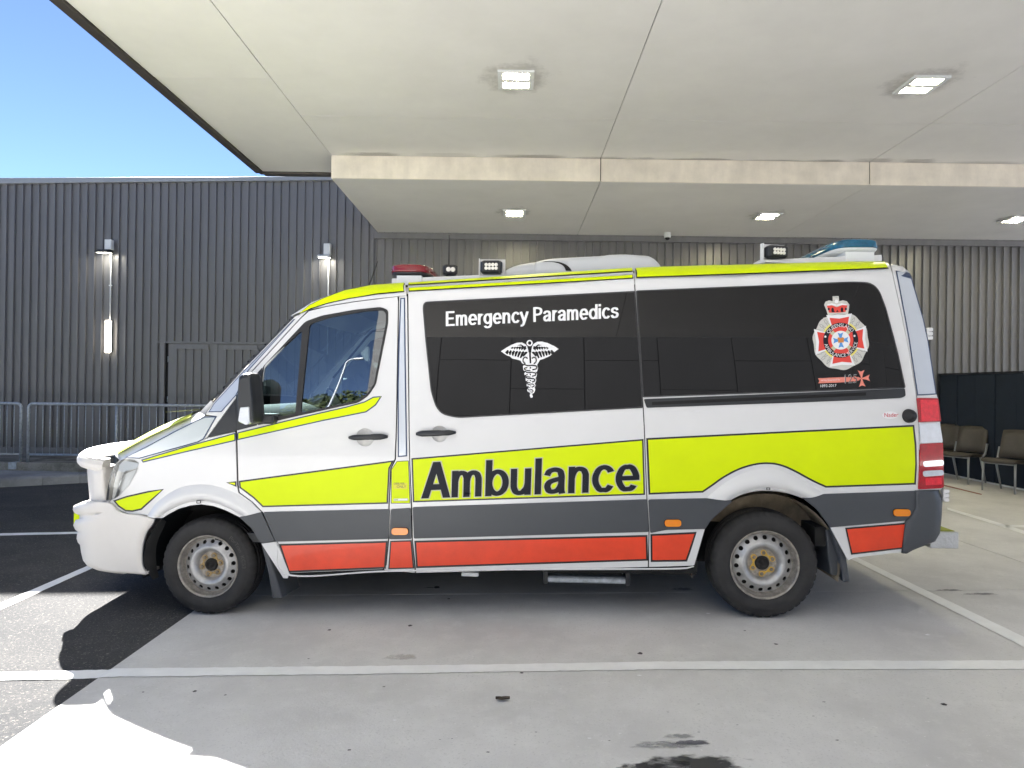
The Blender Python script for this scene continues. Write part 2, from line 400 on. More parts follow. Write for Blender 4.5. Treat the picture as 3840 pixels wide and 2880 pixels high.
# ---- ground sheets
g = MB(); xs = [-900, -4.5, 4.5, 900]; ys = [-900, 900]
for i in range(3):
    a, b = xs[i], xs[i+1]
    g.poly([(a, ys[0], gz(a) - 0.008), (b, ys[0], gz(b) - 0.008), (b, ys[1], gz(b) - 0.008), (a, ys[1], gz(a) - 0.008)])
struct(g.build('asphalt_ground', 'asphalt'), 'worn grey asphalt yard in front of the building')
XJ = ground(350, 2553).x                                   # edge of the concrete apron
slab_xs = [XJ, 4.30, 8.6, 34.0]; slab_ys = [-14.0, -7.0, -1.2, 5.05, 13.3]  # last slab column stretched out of view to bounce more daylight in
apron = empty('concrete_apron'); struct(apron, 'pale concrete apron under the canopy')
for i in range(3):
    for j in range(4):
        b = MB(); x0, x1, y0, y1 = slab_xs[i] + 0.004, slab_xs[i+1] - 0.004, slab_ys[j] + 0.004, slab_ys[j+1] - 0.004
        cut = [x0] + ([4.5] if x0 < 4.5 < x1 else []) + [x1]
        for a, c in zip(cut[:-1], cut[1:]):
            b.poly([(a, y0, gz(a)), (c, y0, gz(c)), (c, y1, gz(c)), (a, y1, gz(a))])
        for (p, q) in (((x0, y0), (x0, y1)), ((x1, y1), (x1, y0)), ((x1, y0), (x0, y0)), ((x0, y1), (x1, y1))):
            b.poly([(p[0], p[1], gz(p[0])), (q[0], q[1], gz(q[0])), (q[0], q[1], gz(q[0]) - 0.007), (p[0], p[1], gz(p[0]) - 0.007)])
        b.build('concrete_slab', 'concrete', apron)

b = MB()
for a, c in ((-60, -4.5), (-4.5, XJ)): b.poly([(a, -12.5, gz(a) - 0.004), (c, -12.5, gz(c) - 0.004), (c, 1.4, gz(c) - 0.004), (a, 1.4, gz(a) - 0.004)])
struct(b.build('bounce_sheet', 'concrete'), 'unseen pale concrete sheet added behind the camera to bounce sunlight')  # added out of view: pale sheet bouncing sunlight under the canopy
def marking(pts, name='bay_line', m='paint', dz=0.004, wob=0.004):
    b = MB(); L = dens(pts, 22); P = []
    for i, p in enumerate(L):
        q = ground(*p, dz); P.append((q.x + random.uniform(-wob, wob) * 0.5, q.y + random.uniform(-wob, wob)))
    V, T = fill([P]); ids = [b.vert((x, y, gz(x) + dz - (0.0075 if x < XJ - 0.004 else 0.0))) for x, y in V]
    for t in T:
        a_, b_, c_ = (Vector(V[k]) for k in t)
        t = t if (b_ - a_).cross(c_ - a_) > 0 else tuple(reversed(t))
        b.face([ids[k] for k in t])
    o = b.build(name, m); return struct(o)
marking([(-700, 2536), (-60, 2518), (0, 2516), (405, 2506), (1300, 2498), (1850, 2491), (2440, 2481), (2900, 2478), (3840, 2476), (4600, 2476), (4600, 2509), (3840, 2509), (2900, 2509), (2440, 2510), (1850, 2519), (1300, 2528), (405, 2538), (0, 2544), (-60, 2545), (-700, 2566)])['label'] = 'long white bay line in front of the ambulance'
marking([(3063, 2020), (3244, 2104), (3840, 2388), (4300, 2607), (4300, 2660), (3840, 2426), (3215, 2108), (3040, 2024)])['label'] = 'white bay line running back behind the rear wheel'
marking([(3552, 1903), (3700, 1946), (3900, 2008), (3900, 2022), (3700, 1957), (3552, 1911)])['label'] = 'thin white line beyond the rear bumper'
marking([(3765, 1967), (3900, 1971), (3900, 1980), (3775, 1975)])['label'] = 'short white line joining the thin line at the right edge'
marking([(3540, 1818), (3681, 1852), (3681, 1856), (3540, 1822)], 'floor_line', 'redpaint')['label'] = 'faded red line on the concrete near the chairs'
marking([(-900, 2020), (-60, 1998), (0, 1997), (291, 1991), (420, 1987), (420, 1995), (291, 1999), (0, 2006), (-60, 2008), (-900, 2032)])['label'] = 'thin white line on the asphalt beyond the bull bar'
marking([(-700, 2564), (-60, 2286), (0, 2259), (310, 2126), (420, 2079), (480, 2060), (440, 2083), (345, 2128), (0, 2283), (-60, 2312), (-700, 2600)])['label'] = 'white line on the asphalt running under the front bumper'
# ---- stains, spots and scuffs on the concrete
def blob(px, py, rx, ry, name='oil_stain', n=18, rough=0.25, m='stain'):
    b = MB(); c = ground(px, py, 0.0015); w = [1 + random.uniform(-rough, rough) for _ in range(n)]
    sx = (ground(px + rx, py) - c).length; sy = (ground(px, py + ry) - c).length
    P = [(c.x + sx * w[k] * math.cos(2*math.pi*k/n), c.y + sy * w[k] * math.sin(2*math.pi*k/n)) for k in range(n)]
    b.poly([(x, y, gz(x) + 0.0015) for x, y in P]); return b.build(name, m, apron)
def softstain(px, py, rx, ry, col, dens_, scale=9.0, name='tyre_smudge', quad=None, parent=None, axis='XY'):
    """a smudge whose own ragged edge comes from noise"""
    m = bpy.data.materials.new('smudge'); m.use_nodes = True; n = m.node_tree.nodes; l = m.node_tree.links
    pb = n['Principled BSDF']; pb.inputs['Base Color'].default_value = (*col, 1); pb.inputs['Roughness'].default_value = 0.7
    tc = n.new('ShaderNodeTexCoord'); no = n.new('ShaderNodeTexNoise'); no.inputs['Scale'].default_value = scale; no.inputs['Detail'].default_value = 7; no.inputs['Roughness'].default_value = 0.7
    l.new(tc.outputs['Generated'], no.inputs['Vector'])
    gr = n.new('ShaderNodeTexGradient'); gr.gradient_type = 'SPHERICAL'
    mp = n.new('ShaderNodeMapping'); mp.inputs['Location'].default_value = (-1.7, -1.7, 0); mp.inputs['Scale'].default_value = (2, 2, 0)
    wn = n.new('ShaderNodeTexNoise'); wn.inputs['Scale'].default_value = 4.0; wn.inputs['Detail'].default_value = 5; l.new(tc.outputs['Generated'], wn.inputs['Vector'])
    vm = n.new('ShaderNodeVectorMath'); vm.operation = 'MULTIPLY_ADD'; vm.inputs[1].default_value = (0.7, 0.7, 0.0); l.new(wn.outputs['Color'], vm.inputs[0]); l.new(tc.outputs['Generated'], vm.inputs[2])
    l.new(vm.outputs[0], mp.inputs['Vector']); l.new(mp.outputs[0], gr.inputs[0])
    ad = n.new('ShaderNodeMath'); ad.operation = 'MULTIPLY'; l.new(no.outputs['Fac'], ad.inputs[0]); l.new(gr.outputs[1], ad.inputs[1])
    mr = n.new('ShaderNodeMapRange'); mr.inputs['From Min'].default_value = 0.10; mr.inputs['From Max'].default_value = 0.30; mr.inputs['To Max'].default_value = dens_
    l.new(ad.outputs[0], mr.inputs['Value']); l.new(mr.outputs[0], pb.inputs['Alpha'])
    b = MB()
    if quad: b.poly(quad); return b.build(name, m, parent)
    q = [ground(px + sx * rx, py + sy * ry) for sx, sy in ((-1, 1), (1, 1), (1, -1), (-1, -1))]
    b.poly([(p.x, p.y, gz(p.x) + 0.0022) for p in q]); o = b.build(name, m, apron); return o
for (x, y, r) in ((1537, 2346, 8), (2401, 2450, 9), (1956, 2523, 7), (1440, 2575, 5), (1683, 2245, 5), (537, 2595, 5), (730, 2592, 8), (845, 2606, 5), (2793, 2365, 4), (2910, 2415, 6), (3090, 2632, 4), (3140, 2775, 5), (3540, 2641, 9), (2620, 2745, 4), (2010, 2745, 4), (1830, 2820, 6), (1695, 2770, 3), (1650, 2773, 3), (2930, 2516, 3), (2505, 2670, 3), (1235, 2362, 6), (1157, 2470, 4), (1310, 2812, 7), (2285, 2777, 4), (3050, 2685, 3), (2765, 2718, 3), (1930, 2793, 3), (2620, 2640, 3), (3480, 2618, 3)):
    blob(x, y, r, r * 0.55, 'drip_mark')
blob(1637, 2202, 11, 5); blob(1618, 2203, 26, 1.6, rough=0.4)
for (x, y) in ((2655, 2300), (1480, 2700), (2398, 2532), (2210, 2768), (3478, 2380)): blob(x, y, 7, 2.6, 'bird_dropping', m='whitefilm')
softstain(2510, 2795, 170, 20, (0.30, 0.30, 0.30), 0.55, 12); softstain(2600, 2786, 85, 13, (0.15, 0.15, 0.17), 0.9, 22)
softstain(2550, 2762, 75, 12, (0.30, 0.30, 0.30), 0.6, 18); softstain(2590, 2870, 250, 48, (0.05, 0.05, 0.052), 0.95, 7)
softstain(2430, 2885, 160, 30, (0.06, 0.06, 0.06), 0.9, 8); softstain(3560, 2214, 60, 5, (0.25, 0.25, 0.25), 0.6, 40); softstain(3680, 2228, 80, 6, (0.3, 0.3, 0.3), 0.5, 40)
softstain(1510, 2465, 80, 14, (0.46, 0.42, 0.35), 0.35, 22)
softstain(640, 2862, 110, 12, (0.34, 0.29, 0.24), 0.5, 12); softstain(2560, 2210, 50, 8, (0.34, 0.34, 0.34), 0.4, 30)
# a curled dead leaf
b = MB(); c = ground(1885, 2628); L = 0.034
for k in range(8):
    t = k / 7; w = 0.016 * math.sin(math.pi * (0.08 + 0.84 * t)); z = 0.004 + 0.012 * abs(t - 0.45)
    b.vert((c.x - L + 2 * L * t, c.y - w, gz(c.x) + z + 0.008)); b.vert((c.x - L + 2 * L * t, c.y, gz(c.x) + z)); b.vert((c.x - L + 2 * L * t, c.y + w, gz(c.x) + z + 0.010))
for k in range(7):
    for q in (0, 1): b.face((3*k+q, 3*k+3+q, 3*k+4+q, 3*k+1+q), 0, True)
o = b.build('dead_leaf', 'leafbrown'); o.modifiers.new('thick', 'SOLIDIFY').thickness = 0.0012
tag(o, 'small dark curled leaf lying on the concrete before the white bay line', 'leaf')

# ---- kerb, upstand and walkway on the left
DW = 12.90                                                 # plane of the wall
kp = [ground(-1500, 1878), ground(-800, 1858), ground(-260, 1838), ground(0, 1826), ground(160, 1818), ground(300, 1810)]
kp.append(kp[-1] + (kp[-1] - kp[-2]) * 2.2); kp.append(kp[-1] + Vector((3.2, 0.25, 0)))
kerb = empty('kerb'); tag(kerb, 'low worn concrete kerb at the foot of the railing wall', 'kerb'); kerb['kind'] = 'structure'; del kerb['category']
for a, b_ in zip(kp[:-1], kp[1:]):
    t = (b_ - a).normalized(); nrm = Vector((-t.y, t.x, 0)); bm = MB(); R = []
    for p, s in ((a, 0.004), (b_, -0.004)):
        p = p + t * s; z = gz(p.x) - 0.01
        R.append([bm.vert(q) for q in ((p.x, p.y, z), (p.x + nrm.x * 0.03, p.y + nrm.y * 0.03, z + 0.105), (p.x + nrm.x * 0.07, p.y + nrm.y * 0.07, z + 0.135), (p.x + nrm.x * 1.2, p.y + nrm.y * 1.2, z + 0.15), (p.x + nrm.x * 1.2, p.y + nrm.y * 1.2, z))])
    bm.loft(R, True, 0, True); bm.build('kerb_stone', 'kerbc', kerb)
UP_Z = onplane(150, 1735, 11.3).z
b = MB(); b.box(-18, -1.9, 11.3, 11.52, -0.25, UP_Z); b.box(-18, -1.9, 11.52, DW, -0.25, UP_Z - 0.015)
struct(bevel(b.build('walkway', 'stained'), 0.01), 'stained concrete upstand and walkway along the wall')

# ---- building: standing seam cladding, one sheet at a time
bld = empty('building', (0, DW, 0)); tag(bld, 'long dark building clad in ribbed vertical metal sheets', 'building')
zl, zr = onplane(0, 690, DW - 0.05).z, onplane(1237, 677, DW - 0.05).z
xl, xr = onplane(0, 690, DW).x, onplane(1237, 677, DW).x
def ztop(x): return zl + (zr - zl) * (x - xl) / (xr - xl)
PIT = 0.1495; RB = 0.046
pm = MB(); prof = [(0.0, 0.0), (0.003, -RB), (0.017, -RB), (0.020, 0.0), (PIT - 0.001, 0.0)]
R = [[pm.vert((x, y, z)) for x, y in prof] for z in (0.0, 1.0)]
pm.loft(R, False); pm.face((R[1][0], R[1][1], R[1][2], R[1][3]))
sheet0 = pm.build('cladding_sheet', 'wall', bld)
dx0, dx1 = onplane(603, 1290, DW).x, onplane(1010, 1290, DW).x    # the double door
DOOR_Z = onplane(800, 1288, DW).z
SOF_EDGE = -2.48
n = 0; x = xl - 1.2 - PIT * 48
while x < 11.2:
    o = sheet0 if n == 0 else link_copy(sheet0, bld)
    z1 = ztop(x) if x < SOF_EDGE + 1.2 else 4.36
    z0 = UP_Z + 0.09 if x < -1.9 else 0.10
    if dx0 < x + 0.02 and x + PIT < dx1 + 0.1: z0 = DOOR_Z
    o.location = (x, 0, z0); o.scale = (1, 1, z1 - z0); n += 1; x += PIT
b = MB(); b.box(-18, 12, 0.012, 0.30, -0.3, 4.9); b.build('wall_core', 'wall', bld)
b = MB()                                                   # parapet flashing with a slight fall
xa, xb = -17.0, SOF_EDGE + 1.3
tl, tr = onplane(0, 667, DW - 0.08), onplane(1237, 661, DW - 0.08)
def zf(x): return tl.z + (tr.z - tl.z) * (x - tl.x) / (tr.x - tl.x)
R = []
for xx in (xa, xb): R.append([b.vert(q) for q in ((xx, -0.085, ztop(xx)), (xx, -0.085, zf(xx)), (xx, 0.42, zf(xx) + 0.02), (xx, 0.42, ztop(xx) - 0.2), (xx, 0.0, ztop(xx)))])
b.loft(R, True, 0, True); bevel(b.build('parapet_flashing', 'flash', bld), 0.006)
b = MB(); b.box(-17, -1.9, -0.055, 0.01, UP_Z - 0.012, UP_Z + 0.10); b.build('base_flashing', 'wall', bld)
b = MB(); b.box(-18, -1.8, 0.05, 6.0, -0.3, 5.0); b.box(-1.8, 12, 0.05, 6.0, -0.3, 5.2); b.build('roof_block', 'roofsheet', bld)
hx = onplane(1396, 880, DW - 0.06).x
b = MB(); b.box(hx, 11.2, -0.062, -0.004, 4.235, 4.345); b.box(hx - 0.01, hx + 0.03, -0.075, -0.062, 0.1, 4.345); b.build('header_flashing', 'wall', bld)
# double door
def pxx(p): return onplane(p, 1400, DW).x
b = MB(); b.box(dx0 - 0.03, dx1 + 0.02, -0.075, -0.003, DOOR_Z - 0.005, DOOR_Z + 0.03); b.build('door_head_flashing', 'wall', bld)
b = MB(); b.box(dx0 + 0.02, pxx(621), -0.055, 0.011, UP_Z, DOOR_Z - 0.006); b.build('door_jamb', 'wall', bld)
b = MB(); b.box(pxx(621), pxx(633), -0.004, 0.011, UP_Z, DOOR_Z - 0.006); b.build('door_gap', 'dark', bld)
for (a, c, p0, p1, first) in ((633, 817, 661, 786, 665), (819, 1000, 842, 969, 848)):
    lf = MB(); lf.box(pxx(a), pxx(c), -0.026, 0.010, UP_Z + 0.02, DOOR_Z - 0.012); leaf = lf.build('door_leaf', 'wall', bld)
    k = MB(); zt = onplane(700, 1294, DW).z; zb = onplane(700, 1309, DW).z
    k.box(pxx(p0), pxx(p1), -0.075, -0.0265, zb, zt); k.build('door_stiffener', 'wall', leaf)
    for i in range(5):
        rx = pxx(first) + i * PIT
        if rx > pxx(c) - 0.02: break
        k = MB(); k.box(rx, rx + 0.016, -0.068, -0.0265, UP_Z + 0.06, zb - 0.002); k.build('door_rib', 'wall', leaf)
    if a == 633:
        for (ya, yb) in ((1336, 1358), (1486, 1508)):
            k = MB(); k.tube([(pxx(633), -0.034, onplane(633, yb, DW).z), (pxx(633), -0.034, onplane(633, ya, DW).z)], 0.008); k.build('hinge', 'galv', leaf)
# ---- railing on the upstand
DR = 11.41
ZR1 = onplane(300, 1516, DR).z; ZR0 = onplane(200, 1705, DR).z
def rail(x0, x1, label, posts, left_open=False, plate=None):
    r = empty('railing', (0, DR, UP_Z)); tag(r, label, 'railing', 'galvanised railings along the walkway')
    zt, zb = ZR1 - UP_Z, ZR0 - UP_Z; q = 0.07
    path = [] 
    if not left_open: path += [(x0, 0, 0.0), (x0, 0, zt - q)] + [(x0 + q * (1 - math.cos(a)), 0, zt - q + q * math.sin(a)) for a in (0.4, 0.8, 1.2)] + [(x0 + q, 0, zt)]
    else: path += [(x0, 0, zt)]
    if x1 < -4: path += [(x1 - q, 0, zt)] + [(x1 - q + q * math.sin(a), 0, zt - q + q * math.cos(a)) for a in (0.4, 0.8, 1.2)] + [(x1, 0, zt - q), (x1, 0, -0.02 if plate else 0.0)]
    else: path += [(x1, 0, zt)]
    b = MB(); b.tube(path, 0.025, 10); b.build('top_rail', 'galv', r)
    b = MB(); b.tube([(x0, 0, zb), (x1, 0, zb)], 0.018, 8); b.build('bottom_rail', 'galv', r)
    for p in posts:
        b = MB(); b.tube([(p, 0, 0), (p, 0, zt - 0.01)], 0.024, 8); b.build('post', 'galv', r)
    bb = MB(); bb.tube([(0, 0, zb), (0, 0, zt)], 0.0075, 6); first = None; x = (x1 - 0.115 if left_open else x0 + 0.12)
    while x0 + 0.05 < x < x1 - 0.02:
        if all(abs(x - p) > 0.05 for p in posts):
            if first is None: first = bb.build('baluster', 'galv', r); o = first
            else: o = link_copy(first, r)
            o.location = (x, 0, 0)
        x += -0.1167 if left_open else 0.1167
    if plate:
        b = MB(); b.box(plate - 0.065, plate + 0.065, -0.135, -0.115, -0.11, 0.0); b.build('base_plate', 'galv', r)
        b = MB(); b.box(plate - 0.03, plate + 0.03, -0.12, 0.02, -0.012, 0.004); b.build('base_bracket', 'galv', r)
def rx(p): return onplane(p, 1600, DR).x
rail(rx(-1300), rx(79), 'short end of galvanised railing bolted to the upstand at the left edge', [], True, rx(70))
rail(rx(107), -2.1, 'long galvanised railing on the walkway, running behind the ambulance nose', [rx(437), rx(770), -3.2])

# ---- canopy
Z1, Z2 = 4.67, 4.35
DF = (onheight(1237, 581, Z1).y + onheight(3256, 611, Z1).y) / 2
XE = onheight(1237, 665, Z2).x
XL = onheight(991, 648, Z1).x; DB = onheight(1100, 645, Z1).y
can = empty('canopy', (0, 0, 0)); tag(can, 'deep pale canopy ceiling with dark edge trim over the ambulance bay', 'canopy')
GAP = 0.005
def panel(x0, x1, y0, y1, z, name='ceiling_panel', m='ceil'):
    b = MB(); b.box(x0 + GAP, x1 - GAP, y0 + GAP, y1 - GAP, z + random.uniform(0, 0.003), z + 0.022); return b.build(name, m, can)
xj = [XE, onheight(2254, 592, Z1).x, onheight(3256, 611, Z1).x]; st = xj[2] - xj[1]; xj += [xj[2] + st, 10.1]
CB = -3.0
yj = [CB, 0.75, 4.45, onheight(1700, 441, Z1).y, DF]
for i in range(4):
    for j in range(4):
        panel(xj[i], xj[i+1], yj[j], yj[j+1], Z1)
YC = yj[1]; ys_ = [YC, 3.8, onheight(800, 292, Z1).y, DB]
for j in range(3): panel(XL, XE, ys_[j], ys_[j+1], Z1)
for i in range(4): panel(xj[i], xj[i+1], DF, DW - 0.004, Z2)
for i in range(4):
    b = MB(); b.box(xj[i] + 0.006, xj[i+1] - 0.006, DF - 0.022, DF - 0.002, Z2 + 0.001, Z1 - 0.003); bevel(b.build('fascia_board', 'fascia', can), 0.004, 1)
b = MB(); b.box(XL, XE, YC, DF, Z1 + 0.026, Z1 + 0.40); b.box(XE + 0.001, xj[1], CB, DF, Z1 + 0.026, Z1 + 0.40); b.box(xj[1] + 0.001, xj[-1], CB, DF, Z1 + 0.026, Z1 + 0.40); b.box(XL, XE, DF + 0.001, DB, Z1 + 0.027, Z1 + 0.399); b.box(XE + 0.002, xj[-1], DF + 0.001, DW + 0.01, Z2 + 0.026, Z1 + 0.41); b.build('roof_deck', 'dark', can)
b = MB()
b.box(XL - 0.15, XL - 0.004, YC - 0.05, DB + 0.13, Z1 + 0.012, Z1 + 0.42); b.box(XL - 0.05, XL - 0.004, YC - 0.05, DB + 0.05, Z1 - 0.03, Z1 + 0.011); b.build('edge_gutter', 'trimmetal', can)
b = MB(); b.box(XL - 0.003, XE, DB + 0.002, DB + 0.13, Z1 - 0.03, Z1 + 0.42); b.build('edge_gutter', 'trimmetal', can)

def ceiling_light(x, y, z, label):
    r = empty('ceiling_light', (x, y, z)); tag(r, label, 'ceiling light', 'square recessed lights in the canopy ceiling')
    s = 0.185; sy = 0.205; b = MB()
    for q in ((-s, s, -sy, -sy + 0.035), (-s, s, sy - 0.035, sy), (-s, -s + 0.05, -sy + 0.035, sy - 0.035), (s - 0.05, s, -sy + 0.035, sy - 0.035), (-s + 0.05, s - 0.05, -0.035, 0.035)): b.box(q[0], q[1], q[2], q[3], -0.026, -0.001)
    bevel(b.build('frame', 'greyplastic', r), 0.003, 1)
    for y0 in (-sy + 0.036, 0.036):
        b = MB(); b.box(-s + 0.051, s - 0.051, y0, y0 + sy - 0.072, -0.006, -0.0015); tr = b.build('reflector_tray', 'dark', r)
        lb = MB(); lb.cbox(-0.0085, 0.0085, y0 + 0.012, y0 + sy - 0.084, -0.020, -0.007, 0.004); f0 = None
        for k in range(10):
            if f0 is None: f0 = lb.build('led_strip', 'lampglow', tr); o = f0
            else: o = link_copy(f0, tr)
            o.location = (-0.113 + 0.0251 * k, 0, 0)
    return r
xs1 = [onheight(1935, 295, Z1).x, onheight(3456, 313, Z1).x]; yl1 = onheight(1935, 295, Z1).y
xs2 = [onheight(1929, 796, Z2).x, onheight(2879, 807, Z2).x, onheight(3807, 822, Z2).x]; yl2 = onheight(1929, 796, Z2).y
for x, t in zip(xs1, ('lit square light in the upper ceiling, above the middle of the ambulance', 'lit square light in the upper ceiling, above the blue beacon')): ceiling_light(x, yl1, Z1, t)
for x, t in zip(xs2, ('lit square light in the lower soffit, above the roof air conditioner', 'lit square light in the lower soffit, above the rear flood lamp', 'lit square light in the lower soffit, cut by the right edge')): ceiling_light(x, yl2, Z2, t)
# dirt on the ceiling: along the foot of the step and round the lamps
def ceil_dirt(x0, x1, y0, y1, z, d, sc): softstain(0, 0, 0, 0, (0.16, 0.13, 0.09), d, sc, 'dirt_mark', [(x0, y0, z), (x0, y1, z), (x1, y1, z), (x1, y0, z)], can)
rc = random.Random(5); x = XE
while x < 9.5:
    w = rc.uniform(0.5, 1.6); ceil_dirt(x, x + w, DF - rc.uniform(0.10, 0.22), DF + 0.05, Z1 - 0.0012, rc.uniform(0.12, 0.32), rc.uniform(24, 40)); x += w * 0.8
for x in xs1: ceil_dirt(x - 0.5, x + 0.5, yl1 - 0.5, yl1 + 0.5, Z1 - 0.0014, 0.22, 20)
for x in xs2: ceil_dirt(x - 0.4, x + 0.4, yl2 - 0.4, yl2 + 0.4, Z2 - 0.0014, 0.3, 16)
# dome camera
p = onheight(2503, 872, Z2); r = empty('security_camera', (p.x, min(p.y, DW - 0.25), Z2)); tag(r, 'small white dome camera under the soffit by the wall', 'camera')
b = MB(); rr = b.lathe([(0, 0.062), (-0.075, 0.062), (-0.095, 0.055), (-0.095, 0.046)], (0, 0, 0), 'z', 24); b.face(rr[0]); b.build('housing', 'greyplastic', r)
b = MB(); rr = b.lathe([(-0.094, 0.046)] + [(-0.094 - 0.045 * math.sin(a), 0.046 * math.cos(a)) for a in (0.3, 0.6, 0.9, 1.2, 1.5)], (0, 0, 0), 'z', 20); b.build('dome', 'tint', r)
# wall lamps
def flood(px0, py0, px1, py1, lx0, ly0, lx1, ly1, cy0, cy1, label, cond_label, lit):
    p = onplane(px0, py0, DW - 0.10); q = onplane(px1, py1, DW - 0.10)
    r = empty('wall_floodlight', (p.x, DW - 0.048, q.z)); tag(r, label, 'floodlight', 'white floodlights on the ribbed wall')
    w, h = q.x - p.x, p.z - q.z
    b = MB(); b.box(0, w, -0.10, 0, 0, h); bevel(b.build('control_box', 'greyplastic', r), 0.006, 1)
    a = onplane(lx0, ly0, DW - 0.18); c = onplane(lx1, ly1, DW - 0.18); lx = a.x - p.x; lw = c.x - a.x; lz = -(a.z - c.z)
    b = MB(); R = []
    for (y, zt, zb, k) in ((-0.03, -0.005, -0.06, 0.03), (-0.14, -0.01, -0.07, 0.0), (-0.26, -0.045, -0.085, 0.0)):
        R.append([b.vert(v) for v in ((lx + k, y, zt), (lx + lw - k, y, zt), (lx + lw - k, y, zb), (lx + k, y, zb))])
    b.loft(R, True, 0, True); hd = bevel(b.build('lamp_head', 'bclad' if not lit else 'greyplastic', r), 0.006, 1)
    b = MB(); b.poly([(lx + 0.02, -0.05, -0.066), (lx + 0.02, -0.25, -0.089), (lx + lw - 0.02, -0.25, -0.089), (lx + lw - 0.02, -0.05, -0.066)]); b.build('lamp_lens', 'floodglow', hd)
    cx = w * 0.62; z1 = onplane(px0, cy0, DW - 0.06).z - q.z; z0 = onplane(px0, cy1, DW - 0.06).z - q.z
    b = MB(); b.tube([(cx, -0.012, z1), (cx, -0.012, z0)], 0.013, 8); b.build('conduit', 'greyplastic', r)
    for zz in (z1 * 0.5 + z0 * 0.5,):
        b = MB(); b.box(cx - 0.03, cx + 0.03, -0.02, 0.0, zz - 0.01, zz + 0.01); b.build('conduit_clip', 'greyplastic', r)
flood(397, 899, 422, 937, 369, 937, 416, 958, 937, 1203, 'white box floodlight with dark tilted head above the tube light', '', False)
flood(1216, 914, 1240, 956, 1196, 957, 1240, 971, 957, 1330, 'white floodlight with lit head at the canopy corner', '', True)
p = onplane(406, 1262, DW - 0.09); r = empty('tube_light', (p.x, DW - 0.047, p.z)); tag(r, 'lit upright tube light at the foot of a white conduit on the ribbed wall', 'wall light')
hh = (onplane(406, 1201, DW - 0.1).z - onplane(406, 1323, DW - 0.1).z) / 2; ww = 0.052
b = MB(); b.cbox(-ww, ww, -0.085, -0.02, -hh, hh, 0.022); bevel(b.build('diffuser', 'tubeglow', r), 0.008, 2)
b = MB(); b.box(-ww * 0.8, ww * 0.8, -0.0195, 0, -hh * 0.97, hh * 0.97); b.build('back_plate', 'greyplastic', r)

# ---- dark screen and chairs at the right
s1, s2 = ground(3537, 1775), ground(3835, 1841)
XS = (s1.x + s2.x) / 2; SZ = gz(8); ST = onplane(3600, 1402, (s1.y + s2.y) / 2).z
scr = empty('partition_screen', (XS, s1.y, SZ)); tag(scr, 'tall navy folding screen behind the row of chairs', 'partition')
y0 = min(s1.y, DW - 0.2) - s1.y
for k in range(11):
    yb = y0 - k * 0.46; b = MB(); d = 0.012 if k % 2 else 0.0
    b.box(0.0 + d, 0.05 + d, yb - 0.452, yb, 0.02, ST - SZ); bevel(b.build('screen_panel', 'screenblue', scr), 0.006, 1)
b = MB(); b.box(-0.012, 0.06, y0 - 5.1, y0 + 0.01, ST - SZ + 0.002, ST - SZ + 0.03); b.build('top_rail', 'bclad', scr)
b = MB(); b.box(-0.015, 0.055, y0 - 5.1, y0 - 0.6, 0.0, 0.018); b.build('bottom_rail', 'greyplastic', scr)
b = MB(); b.box(-0.02, 0.06, y0 + 0.002, y0 + 0.05, 0.0, ST - SZ + 0.03); b.build('end_post', 'bclad', scr)
def chair(name, x, y, label):
    r = empty(name, (x, y, SZ), math.pi + 0.45); tag(r, label, 'chair', 'brown chairs lined up before the screen')
    w = 0.225; b = MB(); R = []
    prof = [(0.25, 0.425), (0.235, 0.455), (0.1, 0.462), (-0.1, 0.448), (-0.2, 0.452)]
    for (xx, zz) in prof: R.append([b.vert((xx, yy, zz + 0.012 * (abs(yy) / w) ** 2)) for yy in (-w, -w * 0.6, 0, w * 0.6, w)])
    b.loft(R, False, 0, False, True); o = b.build('seat', 'chairfab', r); md = o.modifiers.new('thick', 'SOLIDIFY'); md.thickness = 0.05; md.offset = -1
    b = MB(); R = []
    for (xx, zz) in ((-0.19, 0.47), (-0.225, 0.58), (-0.25, 0.70), (-0.285, 0.80), (-0.315, 0.865)): R.append([b.vert((xx - 0.045 * (1 - (yy / w) ** 2), yy, zz + (0.0 if zz < 0.86 else 0.012 * (1 - (yy / w) ** 2)))) for yy in (-w, -w * 0.66, -w * 0.33, 0, w * 0.33, w * 0.66, w)])
    b.loft(R, False, 0, False, True); o = b.build('backrest', 'chairfab', r); md = o.modifiers.new('thick', 'SOLIDIFY'); md.thickness = 0.035; md.offset = 0
    for s in (-1, 1):
        b = MB(); b.tube([(0.20, s * (w - 0.012), 0.42), (0.215, s * (w - 0.005), 0.0)], [0.017, 0.013], 8); b.build('leg', 'chairleg', r)
        b = MB(); b.tube([(-0.10, s * (w - 0.012), 0.42), (-0.24, s * (w - 0.01), 0.0)], [0.017, 0.013], 8); b.build('leg', 'chairleg', r)
        b = MB(); b.tube([(-0.12, s * (w + 0.006), 0.42), (-0.19, s * (w + 0.012), 0.46), (-0.235, s * (w + 0.012), 0.62)], 0.017, 8); b.build('back_bracket', 'chairleg', r)
    b = MB(); b.tube([(0.20, -w + 0.02, 0.405), (0.20, w - 0.02, 0.405)], 0.012, 6); b.build('stretcher', 'chairleg', r)
fb1, fb2, fc = ground(3605, 1816), ground(3702, 1839), ground(3736, 1846)
cx = fb1.x * 0.4 + fb2.x * 0.3 + fc.x * 0.3 + 0.215
wb = (fb1.y + fb2.y) / 2; fa = ground(3586, 1814)
chair('chair', cx, wb - 0.40, 'brown padded chair nearest the right edge of the photo')
chair('chair', cx, fa.y + 0.22, 'brown padded chair just clear of the ambulance tail lamps, second from the right edge')
chair('chair', cx, fa.y + 0.92, 'brown padded chair at the far end of the row, mostly hidden by the ambulance')
